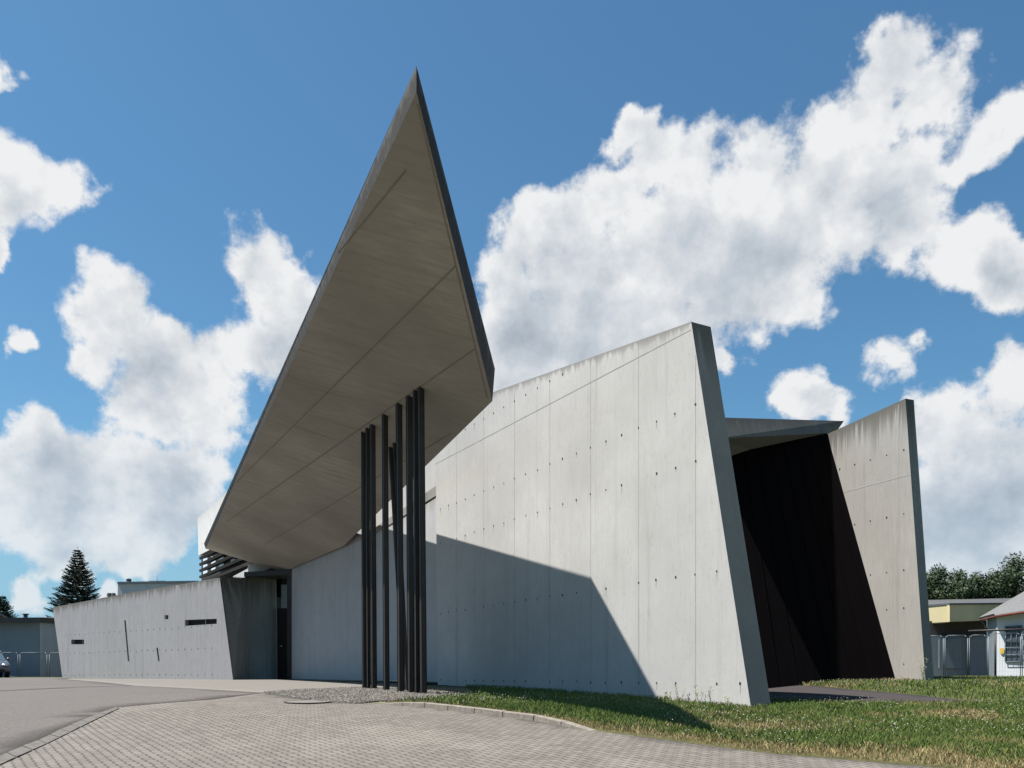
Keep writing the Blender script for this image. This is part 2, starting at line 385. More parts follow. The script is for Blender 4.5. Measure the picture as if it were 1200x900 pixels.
pm.color(pm.mix(pm.mr(pb, .3, .7, 0, .5), pm.ramp(pn, [(.3, (.10, .09, .08)), (.7, (.14, .128, .113))]), (.11, .10, .092))); M['pad'] = pm.m
vm_ = Mat('gravel_bed', .95); v = vm_.N.new('ShaderNodeTexVoronoi'); v.inputs['Scale'].default_value = 26; vm_.L.new(vm_.pos(), v.inputs[0])
vm_.color(vm_.mix(vm_.mr(v.outputs['Distance'], .25, .6, 0, .9), vm_.ramp(vm_.noise(vm_.pos(), 40, 2), [(.3, (.06, .055, .05)), (.7, (.12, .11, .10))]), (.04, .036, .03)))
vm_.bump(v.outputs['Distance'], -1 and .9, .03); M['gravel'] = vm_.m
dm = Mat('soil_and_thatch', .95); dm.color(dm.ramp(dm.noise(dm.pos(), 9, 6, .7), [(.3, (.025, .03, .01)), (.5, (.055, .055, .02)), (.72, (.09, .072, .035))])); M['soil'] = dm.m
pa = Mat('path_asphalt', .9); pa.color(pa.ramp(pa.noise(pa.pos(), 70, 3, .8), [(.3, (.018, .014, .0145)), (.7, (.038, .031, .031))])); M['path'] = pa.m
em = Mat('edging_stone', .9); em.color(em.ramp(em.noise(em.pos(), 8, 6, .7), [(.3, (.065, .059, .053)), (.7, (.11, .10, .09))])); M['edging'] = em.m

up_edge = [(0,887.5),(25,876.5),(50,867),(75,854),(110,839.5),(135,829.8)]
lo_edge = [(0,897.5),(40,879.5),(65,867.8),(85,857.5),(120,840.5),(140,830.8)]
UE = [G(*p) for p in up_edge]; LE = [G(*p) for p in lo_edge]
gravel_px = [(308,812.5),(345,809.5),(384,807.6),(424,806.2),(470,807.5),(520,810),(560,813.5),(545,817),(500,820.5),(445,822.5),(420,825),(372,823),(340,817.5)]
GRV = [G(*p) for p in gravel_px]
kerb_px = [(445,824.3),(480,827.5),(520,832.3),(580,839.5),(640,847),(660,851.5),(692,857)]
KB = [G(*p) for p in kerb_px]
gedge = [G(*p) for p in [(692,856),(750,863.5),(825,873.5),(908,884),(992,891),(1075,898),(1200,908),(1400,925)]]
# setts: everything in front, to behind the camera
d = (Vector(UE[0])-Vector(UE[1])).normalized()
ext = Vector(UE[0])+d*6
setts_poly = [tuple(ext)]+UE+[G(180,825.5),G(250,820),G(308,812.5)]+[GRV[12], GRV[11], GRV[10]]+KB+[(x, y) for x, y in gedge]+[(14, 3), (14, -8), (-14, -8), (-14, 0)]
setts_poly = [p for i, p in enumerate(setts_poly)]
poly_sheet('sett_paving', setts_poly, .004, M['setts'], .35)
asph = [tuple(ext)]+UE+[G(180,825.5),G(250,820),G(308,812.5),G(299,811.8),G(245,808.5),G(157,804),G(0,810.7),(-40, 18),(-40, 2)]
poly_sheet('asphalt_yard', asph, .008, M['asphalt'], .5)
poly_sheet('asphalt_road', [G(0,810.7),G(157,804),(-17.5,33.2),(-22,43),(-30,55),(-60,55),(-60,20),(-40,18)], .010, M['asphalt'], .8)
pad = [G(157,804),G(245,808.5),G(299,811.8),G(308,812.5)]+GRV[1:5]+[(-2.0,20.2),(-8.3,30.8),(-6,35),(-12,35),(-17.5,33.2)]
poly_sheet('concrete_apron', pad, .012, M['pad'], .6)
poly_sheet('gravel_bed', GRV, .014, M['gravel'], .2)

# ------------------------------------------------------------------ the building
B = empty('concrete_building', (-2, 18, gz(-2, 18)), 'angular bare concrete building with a pointed canopy on dark slanting columns', 'building')
def lerp_px(a, b, t): return (a[0]+(b[0]-a[0])*t, a[1]+(b[1]-a[1])*t)
def add_uv(bm, plane_u, zoff, top=None, axis=None):
    """metres along plane_u and up as UV, 'top' = distance below the upper edge line"""
    uvl = bm.loops.layers.uv.new('UVMap'); tl = bm.verts.layers.float.new('top')
    for f in bm.faces:
        for lp in f.loops:
            p = lp.vert.co
            n = f.normal
            if axis is None and plane_u is not None:
                u = p.dot(plane_u)
                if abs(n.dot(plane_u)) > .7: u = p.dot(Vector((-plane_u.y, plane_u.x, 0)))+31.7
                lp[uvl].uv = (u+zoff, p.z)
            else: lp[uvl].uv = (p.dot(axis[0])+zoff, p.dot(axis[1]))
    for v in bm.verts: v[tl] = top(v.co) if top else 9.0
def prism_wall(name, pl, px_poly, thick, mat, holes=(), joints=(), cuts=(), top=None, parent=B, back_px=None, edge_mat=None, off=0, zo=0., hole_r=.017, extra_slots=()):
    """a wall traced on its own upright plane, thick metres deep, with tie holes and joints laid on its face"""
    front = [pl.at(*p, off=off) for p in px_poly]; back = [v+pl.n*thick for v in front] if back_px is None else [pl.at(*p, off=off+thick) for p in back_px]
    bm = bmesh.new(); hexa(bm, front, back)
    bmesh.ops.recalc_face_normals(bm, faces=bm.faces)
    bm.normal_update()
    if edge_mat is not None:
        for f in bm.faces:
            if abs(f.normal.dot(pl.n)) < .5 and len(f.verts) == 4: f.material_index = 1
    if top is not None:
        a = pl.uv(pl.at(*top[0], off=off)); b = pl.uv(pl.at(*top[1], off=off))
        tf = lambda v: max(0, (a[1]+(b[1]-a[1])*((v-pl.o).dot(pl.dir)-a[0])/(b[0]-a[0]))-v.z)
    else: tf = None
    add_uv(bm, pl.dir, zo, tf)
    if cuts:
        me = bpy.data.meshes.new(name); bm.to_mesh(me); bm.free(); o = link(name, me, [mat, edge_mat or mat], None)
        cb = bmesh.new()
        for q in cuts:
            pts = [pl.at(*p, off=off) for p in q]
            hexa(cb, [v-pl.n*.3 for v in pts], [v+pl.n*.22 for v in pts])
        bmesh.ops.recalc_face_normals(cb, faces=cb.faces)
        cm = bpy.data.meshes.new('cutter'); cb.to_mesh(cm); cb.free(); co = link('cutter', cm)
        md = o.modifiers.new('cut', 'BOOLEAN'); md.object = co; md.operation = 'DIFFERENCE'; md.solver = 'EXACT'
        dg = bpy.context.evaluated_depsgraph_get(); dg.update()
        nm = bpy.data.meshes.new_from_object(o.evaluated_get(dg)); 
        bpy.data.objects.remove(o); bpy.data.objects.remove(co)
        bm = bmesh.new(); bm.from_mesh(nm); bm.normal_update()
        bm.loops.layers.uv.remove(bm.loops.layers.uv.active); bm.verts.layers.float.remove(bm.verts.layers.float['top'])
        bmesh.ops.triangulate(bm, faces=bm.faces)
        add_uv(bm, pl.dir, zo, tf)
    uvl = bm.loops.layers.uv.active; tl = bm.verts.layers.float.get('top')
    lift = -pl.n*.003
    for (u, z) in holes:
        r = hole_r*random.uniform(.8, 1.2); c = pl.pt(u, z, off)+lift
        vs = [bm.verts.new(c+pl.dir*r*math.cos(k*math.tau/8)+Vector((0, 0, r*1.2*math.sin(k*math.tau/8)))) for k in range(8)]
        f = bm.faces.new(vs); f.material_index = 2
        if random.random() < .45:                # grout run below the hole
            w = r*.45; l = random.uniform(.03, .11)
            f = quad(bm, c+pl.dir*-w-Vector((0,0,r)), c+pl.dir*w-Vector((0,0,r)), c+pl.dir*w*.3-Vector((0,0,r+l)), c-pl.dir*w*.3-Vector((0,0,r+l)), 3)
    for (a, b, w) in joints:
        A, Bp = Vector((a[0], a[1])), Vector((b[0], b[1])); dd = (Bp-A).normalized(); nn = Vector((-dd.y, dd.x))*w/2
        q = [A-nn, Bp-nn, Bp+nn, A+nn]
        quad(bm, *[pl.pt(v.x, v.y, off)-pl.n*.0025 for v in q], 3)
    me = bpy.data.meshes.new(name); bm.to_mesh(me); bm.free()
    return link(name, me, [mat, edge_mat or mat, M['hole'], M['joint']], parent)

BW = VPlane(40, 540, 9200/500)                    # the big garage wall
def bw_u(px): return BW.uv(BW.at(px, 700))[0]
u0 = bw_u(815); du = abs(bw_u(748.3)-bw_u(815)); dsub = du/3
def bw_top(u):                                    # height of the top edge at u
    a = BW.uv(BW.at(510, 483.6)); b = BW.uv(BW.at(810, 377)); return a[1]+(b[1]-a[1])*(u-a[0])/(b[0]-a[0])
def zrow(py, px=540): return BW.at(px, py).z
rows = [zrow(797.3), zrow(715), zrow(629), zrow(587)]
ul = bw_u(510); ur = bw_u(880)
def right_edge_u(z):                              # slanting near edge
    a = BW.uv(BW.at(810, 377)); b = BW.uv(BW.at(880, 829)); return a[0]+(b[0]-a[0])*(z-a[1])/(b[1]-a[1])
hs = []; js = []
k = -12
us = [u0+i*dsub for i in range(-14, 60)]
for z in rows:
    for u in us:
        if u < ul-.1 and u > right_edge_u(z)+.12 and random.random() > .06: hs.append((u+random.uniform(-.01, .01), z+random.uniform(-.012, .012)))
zt = zrow(506)
for i, u in enumerate(us):
    if u < ul-.1 and zt+.0 < bw_top(u)-.1 and u > right_edge_u(zt)+.6 and i % 1 == 0 : hs.append((u, min(zt, bw_top(u)-.12)))
for i in range(-3, 14):
    u = u0+i*du
    if u > ul-.05: continue
    zb = EYE-.6; ztp = bw_top(u)-.02
    while ztp > zb and u < right_edge_u(ztp)+.015: ztp -= .02
    if u < right_edge_u(zb)+.05:
        continue
    js.append(((u, zb), (u, ztp), .006 if i % 3 else .010))
zj = zrow(528); js.append(((ul, zj), (right_edge_u(zj+.05)+.02, zj+.0), .016))
# the joint meets the sloping top near the front corner
big = prism_wall('garage_wall', BW, [(510,483.6),(810,377),(880,829),(882,842),(762,817),(640,810.5),(513,802.5)], .36, M['wall'], hs, js, top=((510,483.6),(810,377)), edge_mat=M['edge'])
# recessed plinth under its foot, coloured black to paint in the gap's shade
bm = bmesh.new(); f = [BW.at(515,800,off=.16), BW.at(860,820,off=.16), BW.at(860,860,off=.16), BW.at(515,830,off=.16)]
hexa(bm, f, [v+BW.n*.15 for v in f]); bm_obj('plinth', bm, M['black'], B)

# canopy -----------------------------------------------------------
Td = P(488, 108, 8.25); Rd = P(577, 470, 13.8)
vdir = Vector((-.56, 1, 0)); sn = (Rd-Td).cross(vdir).normalized()
def soff(px, py):
    r = P(px, py, 1)-Vector((0, 0, EYE)); r = Vector(((px-CX)/F, 1, (CY-py)/F)); o = Vector((0, 0, EYE))
    return o+r*((Td-o).dot(sn)/r.dot(sn))
sp_ = [soff(488,108), soff(577,470), soff(403,639.5), soff(342,666), soff(330,669.5), soff(241,643)]
th = [.28, .56, 1.1, .9, .5, .17]
tp_ = [v+Vector((0, 0, t)) for v, t in zip(sp_, th)]
tp_[0] = P(488, 77, 8.2); tp_[1] = P(580, 432, 13.93); tp_[5] = P(239, 637, 32.0)
bm = bmesh.new()
uvl = bm.loops.layers.uv.new('UVMap'); tl = bm.verts.layers.float.new('top')
a, b = hexa(bm, sp_, tp_)
bmesh.ops.recalc_face_normals(bm, faces=bm.faces); bm.normal_update()
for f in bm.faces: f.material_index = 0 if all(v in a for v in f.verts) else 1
ux = Vector((-.56, 1, 0)).normalized(); uy = sn.cross(ux); sdir = (soff(560,436)-soff(380,386)).normalized()
for f in bm.faces:
    for lp in f.loops:
        p = lp.vert.co
        if f.material_index == 0: lp[uvl].uv = (p.dot(sn.cross(sdir)), p.dot(sdir))
        else:
            e = Vector((f.normal.y, -f.normal.x, 0)); lp[uvl].uv = (p.dot(e) if e.length > .3 else p.x, p.z)
for v in b: v[tl] = .0
for v in a: v[tl] = 1.2
def strip(p, q, w, mi=2):
    p, q = soff(*p), soff(*q); d_ = (q-p).normalized(); n_ = sn.cross(d_)*w/2; lift = (sn if sn.z < 0 else -sn)*.003
    quad(bm, p-n_+lift, q-n_+lift, q+n_+lift, p+n_+lift, mi)
for (p, q, w) in [((534,311.5),(276,566),.022),((556,409),(266,611),.03),((528,508),(310,638),.03),((476,199),(397,296),.02),
                  ((345,498),(430,530),.012)]:
    strip(p, q, w)
# drip groove along the right and left edges
strip((489.2,122),(571,466),.02)
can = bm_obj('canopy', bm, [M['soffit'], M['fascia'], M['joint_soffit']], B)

# columns ----------------------------------------------------------
cols = [((425.5,507),(427.0,807.6),.085),((430.5,502),(432,808),.08),((436.5,498.5),(438.3,808.2),.115),((451,487),(452.9,810.5),.115),
        ((457.5,525),(474.5,811.5),.085),((462.5,520),(477.5,812),.085),((467.5,474),(469.8,812),.118),((479.5,465),(481.6,813),.118),((486.8,458),(488.8,813.5),.085),((493,455),(496.2,813.8),.12)]
for (t, b_, wd) in cols:
    tp = soff(*t); gx, gy = G(*b_)
    Zt = tp.y; bx = P(b_[0], b_[1], Zt*.3+gy*.7); bx.z = gz(bx.x, bx.y)-.06
    if t[0] in (457.5, 462.5): bx = Vector(((b_[0]-CX)/F*15.4, 15.4, gz(-1.9, 15.4)-.06))
    w = wd*.41; bm = bmesh.new()
    d1 = ux*w; d2 = Vector((ux.y, -ux.x, 0))*w
    tp2 = tp+Vector((0, 0, .05))
    sh = [(-1,-1),(1,-1),(1,1),(-1,1)]
    # bevelled square tube
    ring = []
    for (sx, sy), (ex, ey) in zip(sh, [(-1,-1),(1,-1),(1,1),(-1,1)]):
        ring += [(sx*.82 if sx == sy else sx, sy if sx == sy else sy*.82), (sx if sx == sy else sx*.82, sy*.82 if sx == sy else sy)]
    A = [bx+d1*x+d2*y for x, y in ring]; T = [tp2+d1*x+d2*y for x, y in ring]
    hexa(bm, A, T); bm_obj('column', bm, M['steel_dark'], B)

# middle wall, upper wall piece and lintel --------------------------
MW = VPlane(40, 442, 9330/402)
mh = []
for z in (EYE+.05, EYE+1.5, EYE+2.9):
    for i in range(30):
        mh.append((MW.uv(MW.at(342, 700))[0]-.25-i*.42, z))
mlen = MW.uv(MW.at(342, 700))[0]
mj = [((mlen-s, EYE-.15), (mlen-s, EYE+3.9), .012) for s in (1.3, 2.55, 3.8, 5.05, 6.3, 7.55, 8.8)]
prism_wall('entrance_wall', MW, [(342,664),(500,590),(520,575.5),(520,800),(508,798.5),(342,795.6)], .3, M['wall_mid'], [h for h in mh if False], mj, top=((342,664),(520,575.5)), zo=5)
bm = bmesh.new(); f = [MW.at(342,797,off=.1), MW.at(520,800,off=.1), MW.at(520,812,off=.1), MW.at(342,800,off=.1)]; hexa(bm, f, [v+MW.n*.1 for v in f]); bm_obj('plinth', bm, M['black'], B)  # black again, the shade under the wall painted in
bm = bmesh.new(); f = [MW.at(440,618,off=-.02), MW.at(520,563,off=-.02), MW.at(520,575,off=-.02), MW.at(440,625,off=-.02)]; hexa(bm, f, [v+MW.n*.6 for v in f]); add_uv(bm, MW.dir, 0); bm_obj('lintel', bm, M['edge'], B)
prism_wall('upper_wall', MW, [(398,620),(440,560),(520,478),(520,566),(440,626),(398,652)], .3, M['wall'], [], [], top=((440,560),(520,478)), off=.2)

# left wing --------------------------------------------------------
LW = VPlane(-620, 273, 30.0)
lh = []
lu = lambda px: LW.uv(LW.at(px, 780))[0]
for z in [LW.at(270,790).z-.02, LW.at(270,759).z, LW.at(262,732).z]:
    u = lu(250)+.1
    while u < lu(76): lh.append((u, z+random.uniform(-.02, .02))); u += .46
wt = lambda px: 711.7+(677-711.7)*(px-61.7)/(257.5-61.7)
lj = []
for px in (80, 97, 116, 134, 152, 172, 194, 217, 241):
    A = LW.uv(LW.at(px, wt(px)+1)); Bq = LW.uv(LW.at(px, 794)); lj.append(((Bq[0], Bq[1]), (Bq[0], A[1]), .010))
slots = [[(83.5,749.5),(98.5,749.5),(98.5,755),(83.5,755)], [(145.6,727),(147.4,727),(151.6,775),(149.8,775)], [(192.8,720.8),(197.3,720.8),(197.3,725.6),(192.8,725.6)],
         [(183.2,759),(185,759),(187.2,775),(185.4,775)], [(216.5,726.5),(254,725),(254,731),(216.5,733.5)]]
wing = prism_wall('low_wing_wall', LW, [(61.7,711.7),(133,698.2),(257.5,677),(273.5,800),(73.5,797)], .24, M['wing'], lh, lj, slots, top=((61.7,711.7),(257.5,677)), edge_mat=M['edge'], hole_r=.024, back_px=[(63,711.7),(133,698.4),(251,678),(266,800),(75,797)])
for q in slots:
    bm = bmesh.new(); cx = sum(p[0] for p in q)/4; cy = sum(p[1] for p in q)/4
    f = [LW.at(cx+(p[0]-cx)*1.06, cy+(p[1]-cy)*1.06, off=.17) for p in q]; hexa(bm, f, [v+LW.n*.015 for v in f]); bm_obj('slot_window', bm, M['black'], B)
# return of the wing, in two facets, running back to the entrance door
c0t = LW.at(257.5,677); c0b = LW.at(273.5,800)
def facet(name, a_t, a_b, b_t, b_b, mat, thick=.25, parent=B, zo=0):
    bm = bmesh.new(); n = (b_b-a_b).cross(Vector((0, 0, 1))).normalized(); n = -n if n.y < 0 else n
    f = [a_t, b_t, b_b, a_b]; hexa(bm, f, [v+n*thick for v in f]); u = (b_b-a_b); u.z = 0; bmesh.ops.recalc_face_normals(bm, faces=bm.faces); bm.normal_update(); zt_ = a_t.z
    add_uv(bm, u.normalized(), zo, lambda v: max(0, zt_-v.z)); return bm_obj(name, bm, mat, parent)
e = Vector((.012, .03, 0))
c1t, c1b = P(287,677.3,31.3), P(292,799,31.3)
c2t, c2b = P(324,672,33.6), P(325,799,33.6)
facet('return_wall', c0t+e, c0b+e, c1t, c1b, M['edge'], .03, zo=3)
facet('return_wall', c1t+e, c1b+e, c2t, c2b, M['edge'], zo=9)
# flat roof of the wing
bm = bmesh.new()
rf = [LW.at(64,714,off=.15), LW.at(255,681,off=.15), c1t-Vector((0,0,.12)), c2t-Vector((0,0,.25)), P(324,690,44), P(100,722,52)]
hexa(bm, rf, [v-Vector((0, 0, .2)) for v in rf]); add_uv(bm, Vector((1, 0, 0)), 0); bm_obj('wing_roof', bm, M['edge'], B)
# end and rear walls of the wing so that it is a closed volume
facet('end_wall', LW.at(62.5,713,off=.22), LW.at(74,797,off=.22), P(100,722,52), P(104,795,52), M['wing'], .25)
# entrance: door, transom, jamb and the soffit over it
bm = bmesh.new(); f = [P(325,713,33.5), P(338,713,33.2), P(338,799,33.2), P(325,799,33.5)]; hexa(bm, f, [v+Vector((0, .06, 0)) for v in f]); dr = bm_obj('entrance_door', bm, M['door'], B)
bm = bmesh.new(); tube(bm, P(327.5,757.5,33.30), P(330.8,757,33.24), .028); tube(bm, P(329.7,757.5,33.3), P(329.7,757.5,33.45), .02); bm_obj('handle', bm, M['chrome'], dr)
bm = bmesh.new(); f = [P(329.5,685,33.4), P(337.5,685,33.2), P(337.5,712.5,33.2), P(329.5,712.5,33.4)]; hexa(bm, f, [v+Vector((0, .04, 0)) for v in f]); bm_obj('transom_window', bm, M['frosted'], B)
bm = bmesh.new(); f = [P(336.3,676,31.3), P(341.8,676,31.2), P(341.8,800,31.2), P(336.3,800,31.3)]; hexa(bm, f, [v+Vector((.02, .22, 0)) for v in f]); bm_obj('door_jamb', bm, M['steel_dark'], B)
bm = bmesh.new(); f = [P(286,676,31.5), P(343,673,30.9), P(343,681,35), P(300,681,35)]; hexa(bm, f, [v+Vector((0, 0, .18)) for v in f]); add_uv(bm, Vector((1, 0, 0)), 0); bm_obj('porch_roof', bm, M['steel_dark'], B)
bm = bmesh.new(); f = [P(300,660,35.2), P(345,660,35.2), P(345,800,35.2), P(300,800,35.2)]; hexa(bm, f, [v+Vector((0, .2, 0)) for v in f]); add_uv(bm, Vector((1, 0, 0)), 0); bm_obj('rear_wall', bm, M['edge'], B)

# upper storey with louvres ----------------------------------------
UP = VPlane(-24, 232, 42.0)
facet('upper_storey_wall', UP.at(231.5,607), UP.at(232.5,651), UP.at(330,520), UP.at(330,601), M['white'], 3.0)
bm = bmesh.new(); f = [UP.at(236,652,off=1.0), UP.at(330,612,off=1.0), UP.at(330,700,off=1.0), UP.at(236,700,off=1.0)]; hexa(bm, f, [v+UP.n*.2 for v in f]); ub = bm_obj('window_band', bm, M['black'], B)
for i in range(6):
    x0 = 238+i*9.5+(i//3)*4
    for j in range(3):
        zt_ = UP.at(236, 655+j*7.6, off=.97).z; zb_ = UP.at(236, 660.5+j*7.6, off=.97).z
        a_ = UP.at(x0, 700, off=.97); b_ = UP.at(x0+5.0, 700, off=.97)
        bm = bmesh.new(); f = [Vector((a_.x, a_.y, zt_)), Vector((b_.x, b_.y, zt_)), Vector((b_.x, b_.y, zb_)), Vector((a_.x, a_.y, zb_))]
        hexa(bm, f, [v+UP.n*.02 for v in f]); bm_obj('window_pane', bm, M['pane'], ub)
for j in range(5):
    y0 = 655+j*7.3
    a_ = UP.at(231.5, y0, off=-.1); b_ = UP.at(310, y0, off=-.1); b_.z = a_.z
    bm = bmesh.new()
    s = Vector((0, 0, .22)); n = UP.n
    f = [a_-UP.dir*.3+s*.2, a_+n*.1-s*.2, a_+n*.62+s*.7, a_+n*.62+s*.95]
    hexa(bm, f, [v+(b_-a_) for v in f]); bm_obj('louvre', bm, M['louvre'], B)
# white parapet showing below the canopy
bm = bmesh.new(); f = [P(273,675,34.5), P(290.7,640,34.0), P(290.7,677.5,34.0)]; 
f = [P(273,675.5,34.4), P(290.7,666,34), P(290.7,648,34), P(330,648,34.6), P(330,660,34.6), P(290.7,677.3,34)]
hexa(bm, f, [v+Vector((-.1, .3, 0)) for v in f]); add_uv(bm, Vector((1, 0, 0)), 0); bm_obj('white_parapet', bm, M['white'], B)

# garage bay on the right -------------------------------------------
RW = VPlane(182, 1068, 16.4)
rh = []; ru = lambda px, py=700: RW.uv(RW.at(px, py))[0]
for z, off_ in ((RW.at(1060,527).z, 0), (RW.at(1060,602).z, .1), (RW.at(1060,668).z, 0), (RW.at(1066,712).z, .1), (RW.at(1076,778).z, 0)):
    for i in range(9): rh.append((ru(1068)+.18+i*.42, z))
zj2 = RW.at(1066,556).z
ja = ru(1065.5, 556); jb = ru(980, 579)
rj = [((ja, zj2), (jb, zj2), .022)]+[((ru(x), EYE-.3), (ru(x), zt2), .012) for x, zt2 in ((1053, RW.at(1053,474).z),)]
far = (905, 537)
prism_wall('right_fin_wall', RW, [(905,538),(1061,467),(1085,806),(905,806)], .22, M['wall_streaky'], rh, rj, top=((905,538),(1061,467)), edge_mat=M['edge'], zo=2, hole_r=.017)
J = RW.at(969,507.5); Bb = RW.at(1050.5,800)
rc = P(855,512,15.6); rr = J+Vector((0, 0, .0))
# roof slab over the bay: a tapering fascia, its top just proud of the fin
bk = Vector((-.50, 1, .0)).normalized()*4.5
L0 = P(838,514,15.5); Bb = RW.at(1050.5,800); Cg = P(858,536,16.9); gn_ = (J-Cg).cross(Bb-J).normalized()
def on_gate(px, py, off=0):
    r = Vector(((px-CX)/F, 1, (CY-py)/F)); o = Vector((0, 0, EYE)); return o+r*(((J-o).dot(gn_)+off)/r.dot(gn_))
G1 = on_gate(838, 541.5); bk = (G1-L0)*2.6
lo_ = [L0, J, J+bk+Vector((.1, 0, .3)), L0+bk]
hi_ = [P(838,489.0,15.75), P(989,493.3,19.1), P(989,493.3,19.1)+bk+Vector((.1,0,.75)), P(838,489,15.75)+bk+Vector((0,0,.25))]
bm = bmesh.new(); a, b = hexa(bm, lo_, hi_); bmesh.ops.recalc_face_normals(bm, faces=bm.faces); bm.normal_update(); add_uv(bm, Vector((.74, .67, 0)), 0, None)
tl = bm.verts.layers.float['top']; bm.verts.ensure_lookup_table()
for i in range(4): bm.verts[i][tl] = .7; bm.verts[i+4][tl] = 0.
bm_obj('garage_roof', bm, M['roof_edge'], B)
# dark gate across the bay, leaned to stand in for the roof's shadow edge
Cg = P(858,536,16.9)
gn_ = (J-Cg).cross(Bb-J).normalized()
def on_gate(px, py, off=0):
    r = Vector(((px-CX)/F, 1, (CY-py)/F)); o = Vector((0, 0, EYE)); return o+r*(((J-o).dot(gn_)+off)/r.dot(gn_))
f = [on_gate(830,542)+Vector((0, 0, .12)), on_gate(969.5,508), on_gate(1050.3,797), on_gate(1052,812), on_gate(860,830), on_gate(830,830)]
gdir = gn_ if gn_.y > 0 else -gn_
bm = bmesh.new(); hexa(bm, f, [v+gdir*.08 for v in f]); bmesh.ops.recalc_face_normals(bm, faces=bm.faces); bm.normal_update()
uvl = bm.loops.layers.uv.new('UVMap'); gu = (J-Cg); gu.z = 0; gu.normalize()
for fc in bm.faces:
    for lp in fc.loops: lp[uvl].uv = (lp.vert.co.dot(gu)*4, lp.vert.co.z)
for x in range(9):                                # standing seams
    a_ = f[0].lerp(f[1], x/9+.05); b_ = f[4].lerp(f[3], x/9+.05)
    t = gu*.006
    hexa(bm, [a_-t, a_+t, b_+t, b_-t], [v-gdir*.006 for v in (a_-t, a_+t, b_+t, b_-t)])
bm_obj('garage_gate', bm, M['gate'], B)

# ------------------------------------------------------------------ kerb
def kerb():
    m = Mat('kerb_stone', .9); m.color(m.ramp(m.noise(m.pos(), 14, 6, .7), [(.3, (.11, .092, .076)), (.7, (.20, .178, .152))])); m.bump(m.noise(m.pos(), 40, 4, .6), .6, .01)
    E = [Vector((x, y, 0)) for x, y in KB]; L = [0]
    for a, b in zip(E, E[1:]): L.append(L[-1]+(b-a).length)
    tot = L[-1]; n = int(tot/.48); 
    def at(s):
        for i in range(len(E)-1):
            if s <= L[i+1] or i == len(E)-2: return E[i].lerp(E[i+1], (s-L[i])/(L[i+1]-L[i]))
    bm = bmesh.new()
    for i in range(n):
        s0 = tot*i/n+.004; s1 = tot*(i+1)/n-.004; a, b = at(s0), at(s1); d_ = (b-a).normalized(); nn = Vector((-d_.y, d_.x, 0))
        if nn.y < 0: nn = -nn
        def tz(s): return .062*sstep(s/.9)*sstep((tot-s)/.75)+.006
        f = []; j = random.uniform(-.004, .004)
        lo = [Vector((p.x, p.y, gz(p.x, p.y)-.1)) for p in (a, b, b+nn*.10, a+nn*.10)]
        hi = [Vector((p.x, p.y, gz(p.x, p.y)+tz(s)+j)) for p, s in ((a+nn*.012, s0), (b+nn*.012, s1), (b+nn*.10, s1), (a+nn*.10, s0))]
        hexa(bm, lo, hi)
    bmesh.ops.bevel(bm, geom=[e_ for e_ in bm.edges], offset=.006, segments=1, affect='EDGES')
    o = bm_obj('kerb', bm, m.m); tag(o, kind='structure')
kerb()
# edging strip between setts and asphalt
bm = bmesh.new()
n = 26
def along(pts, t):
    L = [0]
    for a, b in zip(pts, pts[1:]): L.append(L[-1]+(Vector(b)-Vector(a)).length)
    s = t*L[-1]
    for i in range(len(pts)-1):
        if s <= L[i+1]+1e-6: return Vector(pts[i]).lerp(Vector(pts[i+1]), (s-L[i])/(L[i+1]-L[i]))
    return Vector(pts[-1])
UX = [tuple(ext)]+UE; LX = [tuple(Vector(LE[0])+d*6)]+LE
for i in range(n):
    t0, t1 = i/n+.0012, (i+1)/n-.0012
    q = [along(UX, t0), along(UX, t1), along(LX, t1), along(LX, t0)]
    hexa(bm, [Vector((p.x, p.y, gz(p.x, p.y)-.05)) for p in q], [Vector((p.x, p.y, gz(p.x, p.y)+.014+random.uniform(-.002,.004))) for p in q])
o = bm_obj('edging_strip', bm, M['edging']); tag(o, kind='structure')

# manhole cover, tilted in its frame
mx, my = G(361, 823.6)
mh_ = empty('manhole_cover', (mx, my, gz(mx, my)), 'round dark manhole cover set in the pale paving in front of the gravel', 'manhole cover')
r = 27/F*my
tiltn = Vector((0, hdep(mx, my+.3)-hdep(mx, my-.3), .6)).normalized(); tq = Vector((0, 0, 1)).rotation_difference(tiltn)
def disc_ring(bm, r0, r1, z0, z1, n=40):
    rings = []
    for rr_, zz in ((r0, z0), (r0, z1), (r1, z1), (r1, z0)):
        rings.append([bm.verts.new(Vector((mx, my, gz(mx, my)))+tq @ Vector((rr_*math.cos(k*math.tau/n), rr_*math.sin(k*math.tau/n), zz))) for k in range(n)])
    for a_, b_ in zip(rings, rings[1:]):
        for k in range(n): bm.faces.new((a_[k], a_[(k+1) % n], b_[(k+1) % n], b_[k]))
    return rings
bm = bmesh.new(); disc_ring(bm, r*.965, r, -.02, .022); bm_obj('frame', bm, M['steel_dark'], mh_)
bm = bmesh.new(); rg = disc_ring(bm, .001, r*.955, -.02, .019); 
for k in range(-4, 5):
    pass
bm_obj('lid', bm, M['pad'], mh_)

